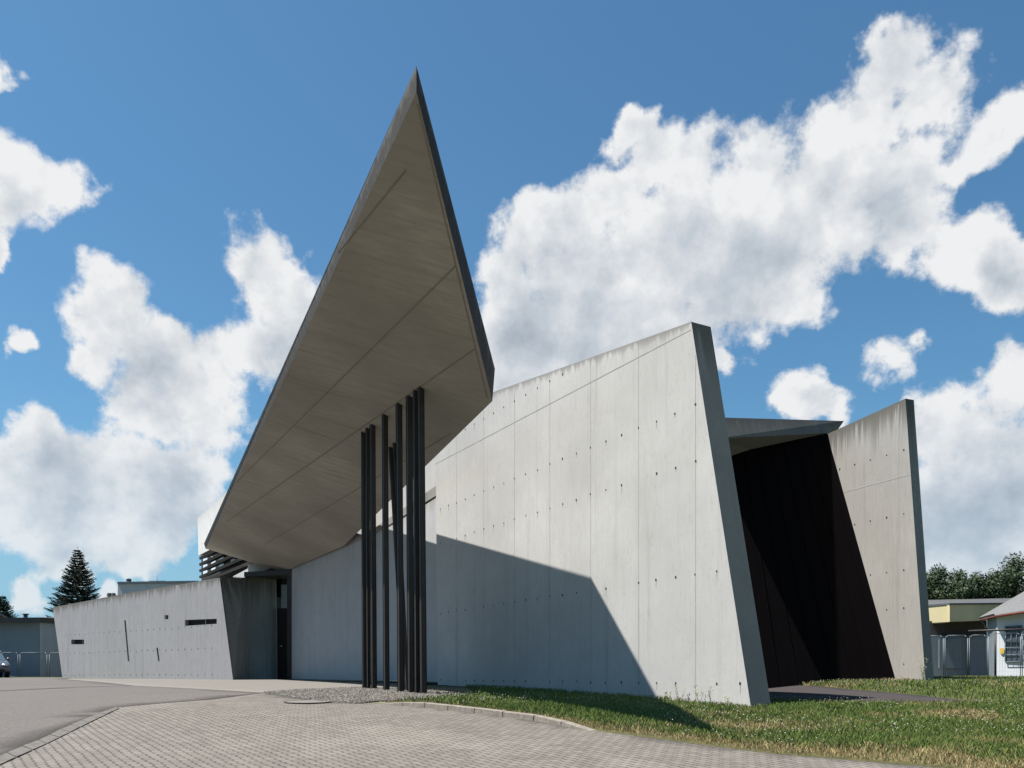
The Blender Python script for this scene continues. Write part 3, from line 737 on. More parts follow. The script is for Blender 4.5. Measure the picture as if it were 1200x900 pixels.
# ------------------------------------------------------------------ grass
wallfoot = [(BW.at(x, 700, off=.0).x, BW.at(x, 700).y) for x in (880, 762, 640, 545)]
kin = []
for i, (x, y) in enumerate(KB):
    a = Vector(KB[max(0, i-1)]); b_ = Vector(KB[min(len(KB)-1, i+1)]); d_ = (b_-a).normalized(); nn = Vector((-d_.y, d_.x)); nn = -nn if nn.y < 0 else nn
    kin.append((x+nn.x*.09, y+nn.y*.09))
grass_poly = kin+gedge[1:]+[(30, 7),(45, 20),(45, 60),(12, 60),(9.5, 24),(5, 22),(3.4, 14),(3.25,11.2)]+wallfoot+[GRV[6], GRV[7], GRV[8]]
poly_sheet('lawn_soil', grass_poly, .016, M['soil'], .4)
path_px = [(868,805),(928,804.3),(1000,810),(1060,815),(1112,820.5),(1140,824),(1100,825),(1040,824.2),(960,822.8),(868,821)]
PATH = [G(*p) for p in path_px]
poly_sheet('garage_path', PATH, .024, M['path'], .3)
def inside(poly, X, Y):
    poly = np.array(poly); ins = np.zeros(len(X), bool)
    for i in range(len(poly)):
        x1, y1 = poly[i]; x2, y2 = poly[(i+1) % len(poly)]
        c_ = (y1 > Y) != (y2 > Y); t_ = X < (x2-x1)*(Y-y1)/(y2-y1+1e-12)+x1; ins ^= (c_ & t_)
    return ins
def dist_poly(pts, X, Y):
    D = np.full(len(X), 1e9)
    for (x1, y1), (x2, y2) in zip(pts, pts[1:]):
        dx, dy = x2-x1, y2-y1; t_ = np.clip(((X-x1)*dx+(Y-y1)*dy)/(dx*dx+dy*dy), 0, 1)
        D = np.minimum(D, np.hypot(X-x1-t_*dx, Y-y1-t_*dy))
    return D
def vnoise(X, Y, s, seed):
    r = np.random.RandomState(seed).rand(64, 64); x = X/s; y = Y/s; xi = np.floor(x).astype(int); yi = np.floor(y).astype(int); fx = x-xi; fy = y-yi
    fx = fx*fx*(3-2*fx); fy = fy*fy*(3-2*fy); g_ = lambda a, b: r[a % 64, b % 64]
    return (g_(xi, yi)*(1-fx)+g_(xi+1, yi)*fx)*(1-fy)+(g_(xi, yi+1)*(1-fx)+g_(xi+1, yi+1)*fx)*fy
EDGE = kin+gedge[1:]
def scatter(n, x0, x1, y0, y1):
    X = RS.uniform(x0, x1, n); Y = RS.uniform(y0, y1, n); k = inside(grass_poly, X, Y) & ~inside(PATH, X, Y)
    return X[k], Y[k]
def blades():
    parts = [scatter(330000, -2, 9, 5.5, 11.5), scatter(150000, -3, 12, 11.5, 20), scatter(40000, 8, 26, 12, 34)]
    X = np.concatenate([p[0] for p in parts]); Y = np.concatenate([p[1] for p in parts])
    n = len(X); Z = np.array([gz(x, y) for x, y in zip(X, Y)])+.02
    de = dist_poly(EDGE, X, Y); dw = dist_poly(wallfoot, X, Y)
    nz = vnoise(X, Y, .9, 1)*.5+vnoise(X, Y, .33, 2)*.3+vnoise(X, Y, .12, 3)*.2
    dry = np.clip(.95-de/.5, 0, 1)*.9+np.clip((nz-.45)*3.0, 0, 1)*.9*np.clip((X-.6)/2, 0, 1)+np.clip(.8-dw/.25, 0, 1)*(X > 1.6)*.9
    dry = np.clip(dry+RS.normal(0, .16, n), 0, 1)
    H = (.013+.034*RS.rand(n)**1.8)*(1+.55*vnoise(X, Y, .5, 5))*np.where(Y > 12, 1.3, 1)*np.clip(.55+de/.5, .5, 1)
    w = np.where(Y > 12, .0075, .0038)*(.7+.6*RS.rand(n)); w = np.where(Y > 20, .02, w)
    a = RS.rand(n)*math.tau; lean = RS.rand(n)*.75*H; la = RS.rand(n)*math.tau
    V = np.zeros((n, 4, 3), np.float32)
    cx, sy = np.cos(a)*w/2, np.sin(a)*w/2
    V[:, 0] = np.stack([X-cx, Y-sy, Z-.01], 1); V[:, 1] = np.stack([X+cx, Y+sy, Z-.01], 1)
    mx_, my_ = X+np.cos(la)*lean*.35, Y+np.sin(la)*lean*.35
    V[:, 2] = np.stack([mx_+cx*.8, my_+sy*.8, Z+H*.6], 1); V[:, 3] = np.stack([X+np.cos(la)*lean, Y+np.sin(la)*lean, Z+H], 1)
    me = bpy.data.meshes.new('grass'); me.vertices.add(n*4); me.vertices.foreach_set('co', V.ravel())
    idx = (np.arange(n)[:, None]*4+np.array([0, 1, 2, 0, 2, 3])).ravel().astype(np.int32)
    me.loops.add(n*6); me.loops.foreach_set('vertex_index', idx); me.polygons.add(n*2); me.polygons.foreach_set('loop_start', np.arange(0, n*6, 3, dtype=np.int32)); me.polygons.foreach_set('loop_total', np.full(n*2, 3, np.int32))
    at_ = me.attributes.new('dry', 'FLOAT', 'POINT'); at_.data.foreach_set('value', np.repeat(dry, 4).astype(np.float32))
    tn = me.attributes.new('tone', 'FLOAT', 'POINT'); tn.data.foreach_set('value', np.repeat(RS.rand(n), 4).astype(np.float32))
    me.update(); me.validate()
    m = Mat('grass_blades', .6)
    green = m.ramp(m.attr('tone'), [(0, (.034, .066, .010)), (.5, (.078, .122, .022)), (1, (.140, .175, .042))])
    dryc = m.ramp(m.attr('tone'), [(0, (.13, .092, .034)), (.6, (.27, .205, .088)), (1, (.40, .33, .18))])
    m.color(m.mix(m.mr(m.attr('dry'), .3, .7), green, dryc))
    o = link('grass', me, m.m); tag(o, 'lawn of green and dry yellow grass in front of the concrete walls', 'grass', kind='stuff')
    # clover heads
    X, Y = scatter(5200, -2.5, 11, 6, 17); k = (vnoise(X, Y, 1.1, 9) > .42) & (dist_poly(EDGE, X, Y) > .22); X, Y = X[k], Y[k]
    vs, fs = [], []
    for x, y in zip(X, Y):
        z = gz(x, y)+.02+random.uniform(.045, .075); r_ = random.uniform(.004, .008); b0 = len(vs)
        vs += [(x+r_, y, z), (x, y+r_, z), (x-r_, y, z), (x, y-r_, z), (x, y, z+r_), (x, y, z-r_)]
        fs += [(b0, b0+1, b0+4), (b0+1, b0+2, b0+4), (b0+2, b0+3, b0+4), (b0+3, b0, b0+4), (b0+1, b0, b0+5), (b0+2, b0+1, b0+5), (b0+3, b0+2, b0+5), (b0, b0+3, b0+5)]
    me = bpy.data.meshes.new('clover_flowers'); me.from_pydata(vs, [], fs); o = link('clover_flowers', me, plain('clover_white', (.36, .35, .31), .8))
    tag(o, 'tiny white clover heads scattered through the lawn', 'flowers', kind='stuff')
    # pebbles
    vs, fs = [], []; X = RS.uniform(-9, -.5, 60000); Y = RS.uniform(10, 24, 60000); k = inside(GRV, X, Y); X, Y = X[k][:9000], Y[k][:9000]
    for x, y in zip(X, Y):
        z = gz(x, y)+.02; r_ = random.uniform(.008, .026); b0 = len(vs); s_ = random.uniform(.5, 1); q_ = random.uniform(.6, 1.3)
        vs += [(x+r_, y, z), (x+r_*.2, y+r_*q_, z), (x-r_, y, z), (x, y-r_*q_, z), (x, y+r_*.2, z+r_*s_)]
        fs += [(b0, b0+1, b0+4), (b0+1, b0+2, b0+4), (b0+2, b0+3, b0+4), (b0+3, b0, b0+4)]
    me = bpy.data.meshes.new('gravel_stones'); me.from_pydata(vs, [], fs)
    m = Mat('gravel_stone', .9); gi = m.N.new('ShaderNodeNewGeometry'); m.color(m.ramp(gi.outputs['Random Per Island'], [(0, (.035, .032, .029)), (.5, (.085, .077, .067)), (1, (.16, .147, .128))]))
    o = link('gravel_stones', me, m.m); tag(o, 'loose grey gravel around the foot of the dark columns', 'gravel', kind='stuff')
blades()

# weeds at the foot of the walls
def weed(x, y, h, label, seed, group=None, leafy=False):
    rr = random.Random(seed); z0 = gz(x, y)
    st = bmesh.new(); fl = bmesh.new()
    for s in range(rr.randint(3, 5)):
        a = rr.uniform(0, math.tau); hh = h*rr.uniform(.6, 1); p0 = Vector((x, y, z0)); p1 = p0+Vector((math.cos(a)*.05, math.sin(a)*.05, hh*.6)); p2 = p1+Vector((rr.uniform(-.03, .03), rr.uniform(-.03, .03), hh*.4))
        tube(st, p0, p1, .003, .002, 4, caps=False); tube(st, p1, p2, .002, .001, 4, caps=False)
        for k in range(14 if leafy else 7):
            t = rr.uniform(.1, 1); q = p0.lerp(p1, t/.6) if t < .6 else p1.lerp(p2, (t-.6)/.4); aa = rr.uniform(0, math.tau); l = rr.uniform(.015, .04)
            e1 = q+Vector((math.cos(aa)*l, math.sin(aa)*l, l*.6)); sd = Vector((-math.sin(aa), math.cos(aa), 0))*l*.25
            f_ = st.faces.new([st.verts.new(v) for v in (q, q.lerp(e1, .5)+sd, e1, q.lerp(e1, .5)-sd)])
        for k in range(7):
            q = p2+Vector((rr.uniform(-.04, .04), rr.uniform(-.04, .04), rr.uniform(-.07, .01))); bmesh.ops.create_icosphere(fl, subdivisions=1, radius=rr.uniform(.004, .008), matrix=Matrix.Translation(q))
    n0 = len(st.faces); fm = bpy.data.meshes.new('t'); fl.to_mesh(fm); fl.free(); st.from_mesh(fm); bpy.data.meshes.remove(fm); bmesh.ops.remove_doubles(st, verts=st.verts, dist=.0005); st.faces.ensure_lookup_table()
    for k in range(n0, len(st.faces)): st.faces[k].material_index = 1
    me = bpy.data.meshes.new('weed_plant'); st.to_mesh(me); st.free(); o2 = link('weed_plant', me, [M['weed'], M['weed_flower']]); tag(o2, label, 'weed', group)
M['weed'] = plain('weed_green', (.09, .13, .04), .7); M['weed_flower'] = plain('weed_flower', (.42, .42, .30), .8)
for i, (px, h, lab) in enumerate([(785,.16,'small wispy weed at the foot of the lit wall, left of the taller ones'),(797,.28,'tall thin weed with pale heads, second from the left at the wall foot'),(820,.27,'tall thin weed on the wall joint at its foot'),(834,.30,'bushy tall weed nearest the wall corner but one'),(852,.15,'short weed nearest the slanting wall corner')]):
    p = BW.at(px, 800, off=-.10); weed(p.x, p.y, h, lab, i, 'weeds at the foot of the big wall')
for i, (px, h, lab) in enumerate([(1083,.50,'leafy weed against the foot of the right fin'),(1062,.16,'low weed in front of the right fin beside the shadow edge')]):
    p = RW.at(px, 790, off=-.12); weed(p.x, p.y, h, lab, 20+i, 'weeds at the right fin', True)

# ------------------------------------------------------------------ trees
def leafm(name, lo, hi):
    m = Mat(name, .6); gi = m.N.new('ShaderNodeNewGeometry'); m.color(m.ramp(gi.outputs['Random Per Island'], [(0, lo), (1, hi)])); return m.m
M['spruce'] = leafm('spruce_needles', (.007, .015, .009), (.018, .032, .018)); M['bark'] = plain('bark', (.07, .05, .035), .9)
M['leaf'] = leafm('broad_leaves', (.008, .020, .005), (.024, .046, .011))
def spruce(x, y, top, R, label, seed, low=.12):
    rr = random.Random(seed); z0 = gz(x, y); H = top-z0; o = empty('spruce_tree', (x, y, z0), label, 'tree')
    bm = bmesh.new(); tube(bm, (x, y, z0-.1), (x, y, z0+H*.97), .16, .015, 8); bm_obj('trunk', bm, M['bark'], o)
    bm = bmesh.new()
    z = low*H
    while z < H*.985:
        t = (z/H-low)/(1-low); rad = R*(1-t)**.85*rr.uniform(.8, 1.1)+.06; nb = int(12+20*(1-t))
        for b_ in range(nb):
            a = rr.uniform(0, math.tau); l = rad*rr.uniform(.6, 1.12); dr_ = Vector((math.cos(a), math.sin(a), 0)); p = Vector((x, y, z0+z)); rise = rr.uniform(.05, .3)+.4*t
            ns = max(4, int(l/.085))
            for s in range(ns):
                u = (s+.5)/ns; q = p+dr_*l*u+Vector((0, 0, l*(rise*u*u-.22*u)))
                for sd in (-1, 1, 0):
                    ll = (.10+.30*(1-u)*min(1, l))*rr.uniform(.6, 1.1)+.05
                    if sd == 0: dv = dr_*.16+Vector((0, 0, -.10*rr.random()))
                    else: dv = (dr_*.75+Vector((-dr_.y, dr_.x, 0))*sd*.8+Vector((0, 0, rr.uniform(-.35, .25)))).normalized()*ll
                    wv = Vector((rr.uniform(-.5, .5), rr.uniform(-.5, .5), 1)).normalized()*.035
                    e1 = q+dv
                    bm.faces.new([bm.verts.new(v) for v in (q-wv, q+wv, e1)])
        z += H*.019*rr.uniform(.8, 1.2)
    p = Vector((x, y, z0+H))
    for k in range(14): a = rr.uniform(0, math.tau); q = p-Vector((0, 0, rr.uniform(0, .35))); e1 = q+Vector((math.cos(a)*.09, math.sin(a)*.09, .12)); bm.faces.new([bm.verts.new(v) for v in (q, q+Vector((0, 0, .04)), e1)])
    me = bpy.data.meshes.new('crown'); bm.to_mesh(me); bm.free(); link('crown', me, M['spruce'], o)
q = P(91, 642, 62); spruce(q.x, q.y, q.z, 2.9, 'tall dark spruce rising behind the low concrete wing', 3)
q = P(3, 697, 75); spruce(q.x, q.y, q.z, 2.6, 'dark conifer at the left edge of the picture behind the house roof', 5)
def broad(x, y, top, R, label, seed, group):
    rr = random.Random(seed); z0 = gz(x, y); H = top-z0; o = empty('broadleaf_tree', (x, y, z0), label, 'tree', group)
    bm = bmesh.new(); tube(bm, (x, y, z0-.1), (x, y, z0+H*.6), .2, .1, 8); cl = []
    for k in range(16):
        a = rr.uniform(0, math.tau); rd = R*rr.uniform(.2, .95); zz = z0+H*rr.uniform(.3, .92); c_ = Vector((x+math.cos(a)*rd, y+math.sin(a)*rd*.8, zz-rd*.25)); cl.append((c_, R*rr.uniform(.28, .5)))
        tube(bm, (x, y, z0+H*rr.uniform(.25, .5)), c_, .05, .015, 5)
    cl.append((Vector((x, y, z0+H-R*.32)), R*.34)); bm_obj('trunk', bm, M['bark'], o)
    vs, fs = [], []
    for c_, r_ in cl:
        for k in range(900):
            dv = Vector((rr.gauss(0, 1), rr.gauss(0, 1), rr.gauss(0, 1))).normalized(); q = c_+dv*r_*(rr.random()**.4)*rr.uniform(.75, 1.22)
            if q.z < z0+.3: continue
            a1 = Vector((rr.gauss(0, 1), rr.gauss(0, 1), rr.gauss(0, 1))).normalized(); a2 = a1.cross(dv+Vector((.01, 0, 0))).normalized(); s_ = rr.uniform(.05, .13)
            b0 = len(vs); vs += [q-a1*s_, q+a2*s_*.5, q+a1*s_, q-a2*s_*.5]; fs.append((b0, b0+1, b0+2, b0+3))
    me = bpy.data.meshes.new('crown'); me.from_pydata(vs, [], fs); link('crown', me, M['leaf'], o)
for i, (px, py, R, lab) in enumerate([(1078,672,2.6,'dark tree partly hidden behind the right fin'),(1100,662,2.4,'dark bushy tree just right of the concrete fin'),(1122,667,2.4,'bushy tree behind the cream flat roof, between two taller ones'),(1144,672,2.3,'low dark tree behind the cream roof corner'),(1166,668,2.4,'bushy tree behind the grey shed roof'),(1190,648,2.9,'tallest tree, at the right edge above the shed'),(1218,655,2.9,'tree cut by the right edge of the picture')]):
    q = P(px, py, 62+(i % 3)*2); broad(q.x, q.y, q.z, R, lab, 40+i, 'dark trees beyond the right-hand sheds')

# ------------------------------------------------------------------ left background
M['blue_wall'] = plain('blue_grey_render', (.16, .205, .245), .8, 0, .06, 1); M['roof_grey'] = plain('grey_roof_sheet', (.06, .06, .06), .7)
bl = empty('storage_building', (P(20, 793, 55).x, 55, gz(-30, 55)), 'flat-roofed blue-grey building behind the mesh fence at far left', 'building')
bm = bmesh.new(); f = [P(-160,731,52), P(46,729.5,56), P(46,795,56), P(-160,796,52)]; hexa(bm, f, [v+Vector((-.5, 6, 0)) for v in f]); bm_obj('wall', bm, M['blue_wall'], bl)
bm = bmesh.new(); f = [P(46.4,729.3,56), P(110,727,66), P(110,793,66), P(46.4,795,56)]; hexa(bm, f, [v+Vector((-.5, 3, 0)) for v in f]); bm_obj('side_wall', bm, plain('blue_grey_render_side_tone', (.185, .23, .27), .8), bl)  # lighter copy of the same render, painting how light differs on this face
bm = bmesh.new(); f = [P(-160,725,51.5), P(46.5,723.5,55.3), P(112,722,65.5), P(112,727.2,65.5), P(46.5,729.2,55.3), P(-160,730.8,51.5)]
for s in range(2):
    g4 = [f[s], f[s+1], f[4-s], f[5-s]] if s == 0 else [f[1], f[2], f[3], f[4]]
    hexa(bm, g4, [v+Vector((-.2, 7, .3)) for v in g4])
bm_obj('roof', bm, M['roof_grey'], bl)
bm = bmesh.new(); q = P(30, 723, 57); tube(bm, q-Vector((0, 0, .3)), q+Vector((0, 0, .15)), .13); tube(bm, q+Vector((0, 0, .15)), q+Vector((0, 0, .22)), .2); bm_obj('roof_vent', bm, M['roof_grey'], bl)
# house behind
hs_ = empty('gabled_house', (P(-10, 790, 68).x, 68, gz(-40, 68)), 'dark gabled house just showing over the flat roof at far left', 'house')
bm = bmesh.new(); f = [P(-110,728,68), P(11,728,68), P(11,795,68), P(-110,795,68)]; hexa(bm, f, [v+Vector((-4.2, 6, 0)) for v in f]); bm_obj('wall', bm, plain('brown_house_wall', (.12, .085, .06)), hs_)
bm = bmesh.new(); f = [P(-50,690,67.5), P(14,726,67.5), P(14,728.6,67.5), P(-50,693,67.5), P(-114,728.6,67.5), P(-114,726,67.5)]; hexa(bm, f, [v+Vector((-4.9, 7, 0)) for v in f]); bm_obj('roof', bm, M['roof_grey'], hs_)
bm = bmesh.new(); f = [P(-50,693.5,67.8), P(10.5,727.9,67.8), P(-110,727.9,67.8)]; hexa(bm, f, [v+Vector((-4.2, 6, 0)) for v in f]); bm_obj('gable', bm, plain('gable_boards', (.09, .065, .05)), hs_)

M['galv'] = plain('galvanised_steel', (.12, .14, .155), .6, .3); 
mm = Mat('wire_mesh', .5)
def mesh_mat(cell, frac, col):
    m = Mat('wire_mesh', .5); m.color(col); p_ = m.pos('UV', (1/cell, 1/cell, 1)); s_ = m.N.new('ShaderNodeSeparateXYZ'); m.L.new(p_, s_.inputs[0])
    fx = m.math('FRACT', s_.outputs[0]); fy = m.math('FRACT', s_.outputs[1]); a = m.math('MAXIMUM', m.math('LESS_THAN', fx, frac), m.math('LESS_THAN', fy, frac*.6)); m.L.new(a, m.b.inputs['Alpha']); return m.m
M['mesh'] = mesh_mat(.05, .10, (.12, .135, .15))
def fence_panel(a, b, h, label, group, r=.02, mid=None, feet=False):
    a = Vector(a); b = Vector(b); L_ = (b-a).length; o = empty('mesh_fence', a, label, 'fence', group)
    up = Vector((0, 0, h)); lo = Vector((0, 0, .06)); bm = bmesh.new(); c_ = .1; dd = (b-a).normalized()
    pts = [a, a+up-Vector((0, 0, c_)), a+up+dd*c_, b+up-dd*c_, b+up-Vector((0, 0, c_)), b]
    for p, q in zip(pts, pts[1:]): tube(bm, p, q, r, r, 6)
    tube(bm, a+lo, b+lo, r*.8, r*.8, 6)
    bm_obj('frame', bm, M['galv'], o)
    bm = bmesh.new(); f = quad(bm, a+lo, b+lo, b+up, a+up); uvl = bm.loops.layers.uv.new('UVMap')
    for lp, uv_ in zip(f.loops, ((0, 0), (L_, 0), (L_, h), (0, h))): lp[uvl].uv = uv_
    bm_obj('wire_mesh', bm, M['mesh'], o)
def gp(px, Z): x = (px-CX)/F*Z; return Vector((x, Z, gz(x, Z)))
for i, (x0, x1) in enumerate([(-36,-2),(2,21),(23.5,55),(58,90)]):
    fence_panel(gp(x0, 48+i*.2), gp(x1, 48.2+i*.2), 1.42, ['galvanised mesh fence panel cut by the left edge of the picture','short galvanised mesh fence panel behind the parked car','galvanised mesh fence panel midway between the car and the concrete wing','galvanised mesh fence panel ending behind the concrete wing'][i], 'mesh fence panels at the left')
# rough grass strip under that fence
poly_sheet('verge', [(-40, 47.5),(-22.5, 47.5),(-23.5, 53),(-40, 53)], .03, M['soil'], 1.0)

# parked car, nose to the right
def car():
    q = gp(14.8, 45.5); ox = q.x; oy = q.y; z0 = gz(ox, oy)+.02
    o = empty('parked_car', (ox-2, oy, z0), 'dark silver hatchback cut by the left edge of the picture, beside the fence', 'car')
    paint = Mat('car_paint', .3); paint.color((.10, .11, .125)); paint.b.inputs['Metallic'].default_value = .5; paint.b.inputs['Coat Weight'].default_value = .6
    # side profile from nose (x=0) to tail (x=-4.1)
    prof = [(0,.28),(.02,.50),(-.04,.66),(-.25,.78),(-.95,.92),(-1.15,.95),(-3.7,.98),(-4.05,.9),(-4.1,.5),(-4.05,.28)]
    bm = bmesh.new(); W_ = .86
    rows_ = []
    for s, w in ((-1, W_), (-.94, W_+.02), (0, W_+.0), (.94, W_+.02), (1, W_)):
        yy = s*W_; rows_.append([bm.verts.new((ox+px_*(1 if abs(s) < 1 else .985)-.0-(abs(s)**3)*.10*(1 if px_ > -1 else 0), oy+yy, z0+pz*(1 if abs(s) < 1 else .985))) for px_, pz in prof])
    for a_, b_ in zip(rows_, rows_[1:]):
        for k in range(len(prof)-1): bm.faces.new((a_[k], a_[k+1], b_[k+1], b_[k]))
        bm.faces.new((a_[-1], a_[0], b_[0], b_[-1]))
    bm.faces.new(rows_[0]); bm.faces.new(rows_[-1][::-1])
    bm_obj('body', bm, paint.m, o, True)
    cab = [(-1.0,.93),(-1.75,1.38),(-2.2,1.46),(-3.2,1.43),(-3.85,1.05),(-3.95,.95)]
    bm = bmesh.new(); f = [Vector((ox+a_, oy-.78+(.14 if b_ > 1.2 else 0), z0+b_)) for a_, b_ in cab]; f2 = [Vector((ox+a_, oy+.78-(.14 if b_ > 1.2 else 0), z0+b_)) for a_, b_ in cab]; hexa(bm, f, f2)
    bm_obj('windows', bm, M['glass'], o)
    rf_ = [(-1.7,1.385),(-2.2,1.475),(-3.2,1.445),(-3.5,1.28),(-3.2,1.40),(-2.2,1.43)]
    bm = bmesh.new(); hexa(bm, [Vector((ox+a_, oy-.66, z0+b_)) for a_, b_ in rf_], [Vector((ox+a_, oy+.66, z0+b_)) for a_, b_ in rf_]); bm_obj('roof', bm, paint.m, o)
    for sx in (-.75, -3.35):
        for sy in (-.80, .80):
            bm = bmesh.new(); tube(bm, (ox+sx, oy+sy-.1, z0+.31), (ox+sx, oy+sy+.1, z0+.31), .31, .31, 20); w_ = bm_obj('wheel', bm, M['black'], o)
            bm = bmesh.new(); tube(bm, (ox+sx, oy+sy-.11, z0+.31), (ox+sx, oy+sy+.11, z0+.31), .19, .19, 12); bm_obj('rim', bm, M['galv'], w_)
    for sy in (-.62, .62):
        bm = bmesh.new(); bmesh.ops.create_uvsphere(bm, u_segments=10, v_segments=6, radius=.13, matrix=Matrix.Translation((ox-.12, oy+sy, z0+.66)) @ Matrix.Diagonal((1, 1.3, .6, 1))); bm_obj('headlight', bm, M['chrome'], o, True)
    bm = bmesh.new(); box(bm, (ox-.02, oy-.6, z0+.3), (ox+.03, oy+.6, z0+.42)); bm_obj('bumper_grille', bm, M['black'], o)
    for sy in (-.95, .95):
        bm = bmesh.new(); bmesh.ops.create_uvsphere(bm, u_segments=10, v_segments=6, radius=.11, matrix=Matrix.Translation((ox-1.3, oy+sy, z0+1.0)) @ Matrix.Diagonal((.6, 1, .7, 1))); bm_obj('wing_mirror', bm, paint.m, o, True)
    o.location = (-28.45, 46.2, gz(-28.4, 46.2)+.02); o.rotation_euler = (0, 0, math.radians(-52))
car()

# pale block, antenna and ducts over the wing roof
hb = empty('pale_rooftop_block', (P(175, 760, 56).x, 56, gz(-24, 56)), 'long pale flat-roofed block showing above the low wing', 'building')
bm = bmesh.new(); f = [P(138,683.5,56), P(232,682,56), P(232,796,56), P(138,796,56)]; hexa(bm, f, [v+Vector((-.6, 7, 0)) for v in f]); add_uv(bm, Vector((1, 0, 0)), 0, lambda v: 5.); bm_obj('wall', bm, M['white'], hb)
bm = bmesh.new(); f = [P(137.5,681.8,55.9), P(232,680.4,55.9), P(232,683,55.9), P(137.5,684,55.9)]; hexa(bm, f, [v+Vector((-.6, 7.3, 0)) for v in f]); bm_obj('roof', bm, M['galv'], hb)
bm = bmesh.new(); q = P(151, 681.5, 58); tube(bm, q-Vector((0, 0, .3)), q+Vector((0, 0, .12)), .16); tube(bm, q+Vector((0, 0, .12)), q+Vector((0, 0, .2)), .2, .1); bm_obj('chimney', bm, M['roof_grey'], hb)
an = empty('aerial', P(184, 682, 58), 'thin rooftop aerial on the pale block', 'aerial')
bm = bmesh.new(); q = P(184, 683, 58); tube(bm, q-Vector((0, 0, .2)), q+Vector((0, 0, .5)), .015); bm_obj('mast', bm, M['roof_grey'], an)
bm = bmesh.new(); tube(bm, q+Vector((-.55, 0, .12)), q+Vector((.55, 0, .14)), .012)
for k in range(7): tube(bm, q+Vector((-.5+k*.165, -.16, .13)), q+Vector((-.5+k*.165, .16, .13)), .008, n=5)
bm_obj('elements', bm, M['roof_grey'], an)
for i, (px, lab) in enumerate([(128.0, 'small grey roof vent, the left of a pair behind the wing parapet'), (133, 'small grey roof vent, the right of a pair behind the wing parapet')]):
    q = P(px, 699, 45); o = empty('roof_vent', (q.x, q.y, gz(q.x, q.y)+2.9), lab, 'vent', 'vents behind the wing parapet')
    bm = bmesh.new(); tube(bm, q-Vector((0, 0, 1.2)), q+Vector((0, 0, .05)), .07); bm_obj('pipe', bm, M['galv'], o)
    bm = bmesh.new(); bmesh.ops.create_cone(bm, segments=12, radius1=.13, radius2=.10, depth=.17, cap_ends=True, matrix=Matrix.Translation(q+Vector((0, 0, .09)))); bm_obj('cowl', bm, M['roof_grey'], o)

# ------------------------------------------------------------------ right background
M['cream'] = plain('cream_render', (.42, .36, .21), .8, 0, .05, 1); M['shade_wall'] = plain('white_render_painted_shade', (.15, .18, .205), .8, 0, .06, 1)  # second material: a white wall's shade painted into its blue-grey colour
M['dark_wall'] = plain('dark_brown_recess', (.07, .06, .055), .8)
cb_ = empty('cream_building', (P(1120, 795, 46).x, 46, gz(24, 46)), 'low building with a cream fascia under a flat roof right of the fin', 'building')
A_, B_, C_ = P(1085,712,49), P(1113,708.5,43), P(1215,708.5,47)
bm = bmesh.new()
f = [P(1083,711,50), P(1113,708.8,44), P(1113,728.5,44), P(1083,730.5,50)]; hexa(bm, f, [v+Vector((.3, 1.0, 0)) for v in f])
f = [P(1113.1,708.8,44), P(1215,707.5,49), P(1215,725,49), P(1113.1,728.5,44)]; hexa(bm, f, [v+Vector((0, .3, 0)) for v in f]); bm_obj('fascia', bm, M['cream'], cb_)
bm = bmesh.new(); f = [P(1082,709,50), P(1113,706.8,43.9), P(1216,706,48.9), P(1216,700,62), P(1082,703,62)]; hexa(bm, f, [v-Vector((0, 0, .09)) for v in f]); bm_obj('roof', bm, M['roof_grey'], cb_)
bm = bmesh.new(); f = [P(1080,728,48), P(1160,726,48), P(1160,796,48), P(1080,796,48)]; hexa(bm, f, [v+Vector((0, 3, 0)) for v in f]); bm_obj('wall', bm, M['dark_wall'], cb_)
bm = bmesh.new(); f = [P(1080,745,47.6), P(1133,745,47.6), P(1133,794,47.6), P(1080,794,47.6)]; hexa(bm, f, [v+Vector((0, .3, 0)) for v in f]); bm_obj('lower_wall', bm, M['shade_wall'], cb_)
for (x0, y0, x1, y1) in ((1101,749,1127,783), (1135,744,1158,793)):
    bm = bmesh.new(); f = [P(x0,y0,47.4), P(x1,y0,47.4), P(x1,y1,47.4), P(x0,y1,47.4)]; hexa(bm, f, [v+Vector((0, .15, 0)) for v in f]); bm_obj('shutter', bm, plain('blue_grey_shutter', (.10, .13, .16), .5), cb_)
# white shed
M['shed_wall'] = plain('white_boarding', (.50, .52, .54), .8, 0, .05, 2); M['shed_roof'] = plain('grey_corrugated_roof', (.11, .11, .11), .75, 0, .15, 8); M['red'] = plain('red_gutter_paint', (.11, .028, .022), .6)
sh_ = empty('white_shed', (P(1180, 795, 38).x, 38, gz(22, 38)), 'white shed with a grey roof and red gutter at the right edge', 'shed')
cn = P(1157, 797, 38.5); e1 = P(1240, 797, 36.0); wl = [P(1168,720,38.0), P(1260,712,35.5), P(1260,799,35.5), P(1168,797.5,38.0)]
bm = bmesh.new(); hexa(bm, wl, [v+Vector((3.7, 6, 0)) for v in wl]); bm_obj('wall', bm, M['shed_wall'], sh_)
bm = bmesh.new(); f = [P(1156,722,43), P(1167.9,721,38.02), P(1167.9,797,38.02), P(1158,796,43)]; hexa(bm, f, [v+Vector((.3, .3, 0)) for v in f]); bm_obj('side_wall', bm, M['shade_wall'], sh_)
bm = bmesh.new(); f = [P(1148,725.5,42.5), P(1166,721,37.6), P(1262,706,35.0), P(1262,660,38.5), P(1200,698.5,43)]; hexa(bm, f, [v+Vector((0, .1, .08)) for v in f]); bm_obj('roof', bm, M['shed_roof'], sh_)
bm = bmesh.new(); 
for a_, b_ in ((P(1148.6,726.8,42.4), P(1166,722.6,37.5)), (P(1166,722.6,37.5), P(1262,708.3,34.9))): tube(bm, a_, b_, .045, n=8)
bm_obj('gutter', bm, M['red'], sh_)
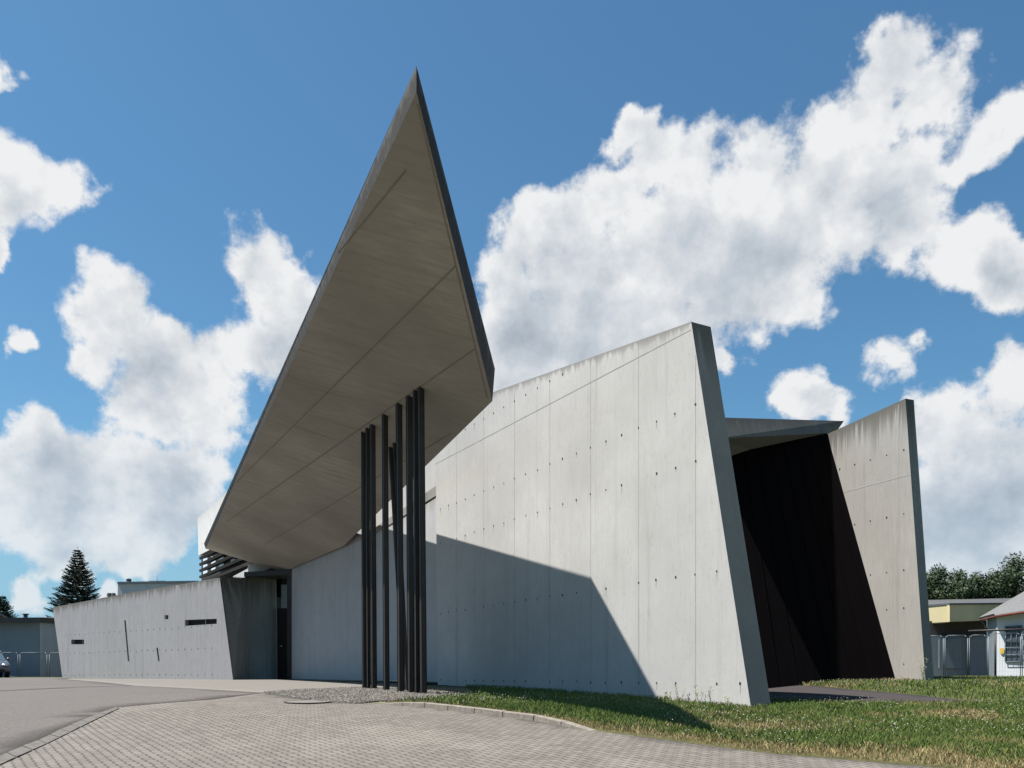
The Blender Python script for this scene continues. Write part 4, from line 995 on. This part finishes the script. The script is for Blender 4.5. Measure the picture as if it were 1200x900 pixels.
bm = bmesh.new(); tube(bm, P(1150,727,42.3), P(1154,731.5,42.4), .05); tube(bm, P(1154,731.5,42.4), P(1156,738,42.6), .05); bm_obj('downpipe', bm, M['galv'], sh_)
bm = bmesh.new(); f = [P(1168,794,37.94), P(1262,795,35.4), P(1262,800,35.4), P(1168,798.5,37.94)]; hexa(bm, f, [v+Vector((0, .1, 0)) for v in f]); bm_obj('base_course', bm, M['dark_wall'], sh_)
def shp(px, py, off=.06): # on the front face of the shed
    a_, b_ = P(1168, 791, 38.0), P(1260, 791, 35.5); r = Vector(((px-CX)/F, 1, 0)); d_ = b_-a_; 
    t = (a_.x*1-a_.y*r.x)/(d_.y*r.x-d_.x); Z = a_.y+d_.y*t-off; return P(px, py, Z)
bm = bmesh.new(); f = [shp(1178.5,734), shp(1197.5,732.5), shp(1197.5,776), shp(1178.5,775)]; hexa(bm, f, [v+Vector((0, .08, 0)) for v in f]); w_ = bm_obj('window', bm, M['glass'], sh_)
bm = bmesh.new()
for i in range(4): x = 1178.5+i*19/3; tube(bm, shp(x, 733.5, .09), shp(x, 775.5, .09), .022 if i in (0, 3) else .014, n=6)
for j in range(6): y = 734+j*8.3; tube(bm, shp(1178.5, y, .1), shp(1197.5, y-.5, .1), .014, n=6)
bm_obj('frame', bm, M['shade_wall'], w_)
bm = bmesh.new(); f = [shp(1172.2,759.5,.05), shp(1176.6,759.3,.05), shp(1176.6,765,.05), shp(1174.4,767,.05), shp(1172.2,765,.05)]; hexa(bm, f, [v+Vector((0, .03, 0)) for v in f])
o = bm_obj('shield_sign', bm, plain('yellow_sign', (.50, .33, .05), .5)); tag(o, 'small yellow shield-shaped sign on the white shed wall left of its window', 'sign')
# mesh fence in front
for i, (x0, x1) in enumerate([(1086,1105.5),(1107.5,1134),(1136,1157),(1158.5,1196),(1198,1240)]):
    Z0 = 31-i*.25
    a_ = gp(x0, Z0); b_ = gp(x1, Z0-.2)
    fence_panel(a_, b_, 1.60+(.05 if i > 2 else 0), ['galvanised mesh fence panel beside the right fin','galvanised mesh fence panel in front of the blue-grey shutter','galvanised mesh fence panel in front of the shed corner','wide galvanised mesh fence panel in front of the shed window','galvanised mesh fence panel cut by the right edge'][i], 'mesh fence panels at the right', r=.015)
bar = empty('fence_barrier', gp(1166, 29.2), 'dark steel post and top rail standing before the white shed', 'barrier')
bm = bmesh.new(); a_ = gp(1166.5, 29.2); a_.z -= .1; tube(bm, a_, a_+Vector((0, 0, 1.75)), .035); bm_obj('post', bm, M['steel_dark'], bar)
bm = bmesh.new(); tube(bm, P(1135,739.5,29.6), P(1245,736,28.8), .035); bm_obj('rail', bm, M['steel_dark'], bar)
C.render.engine = 'CYCLES'
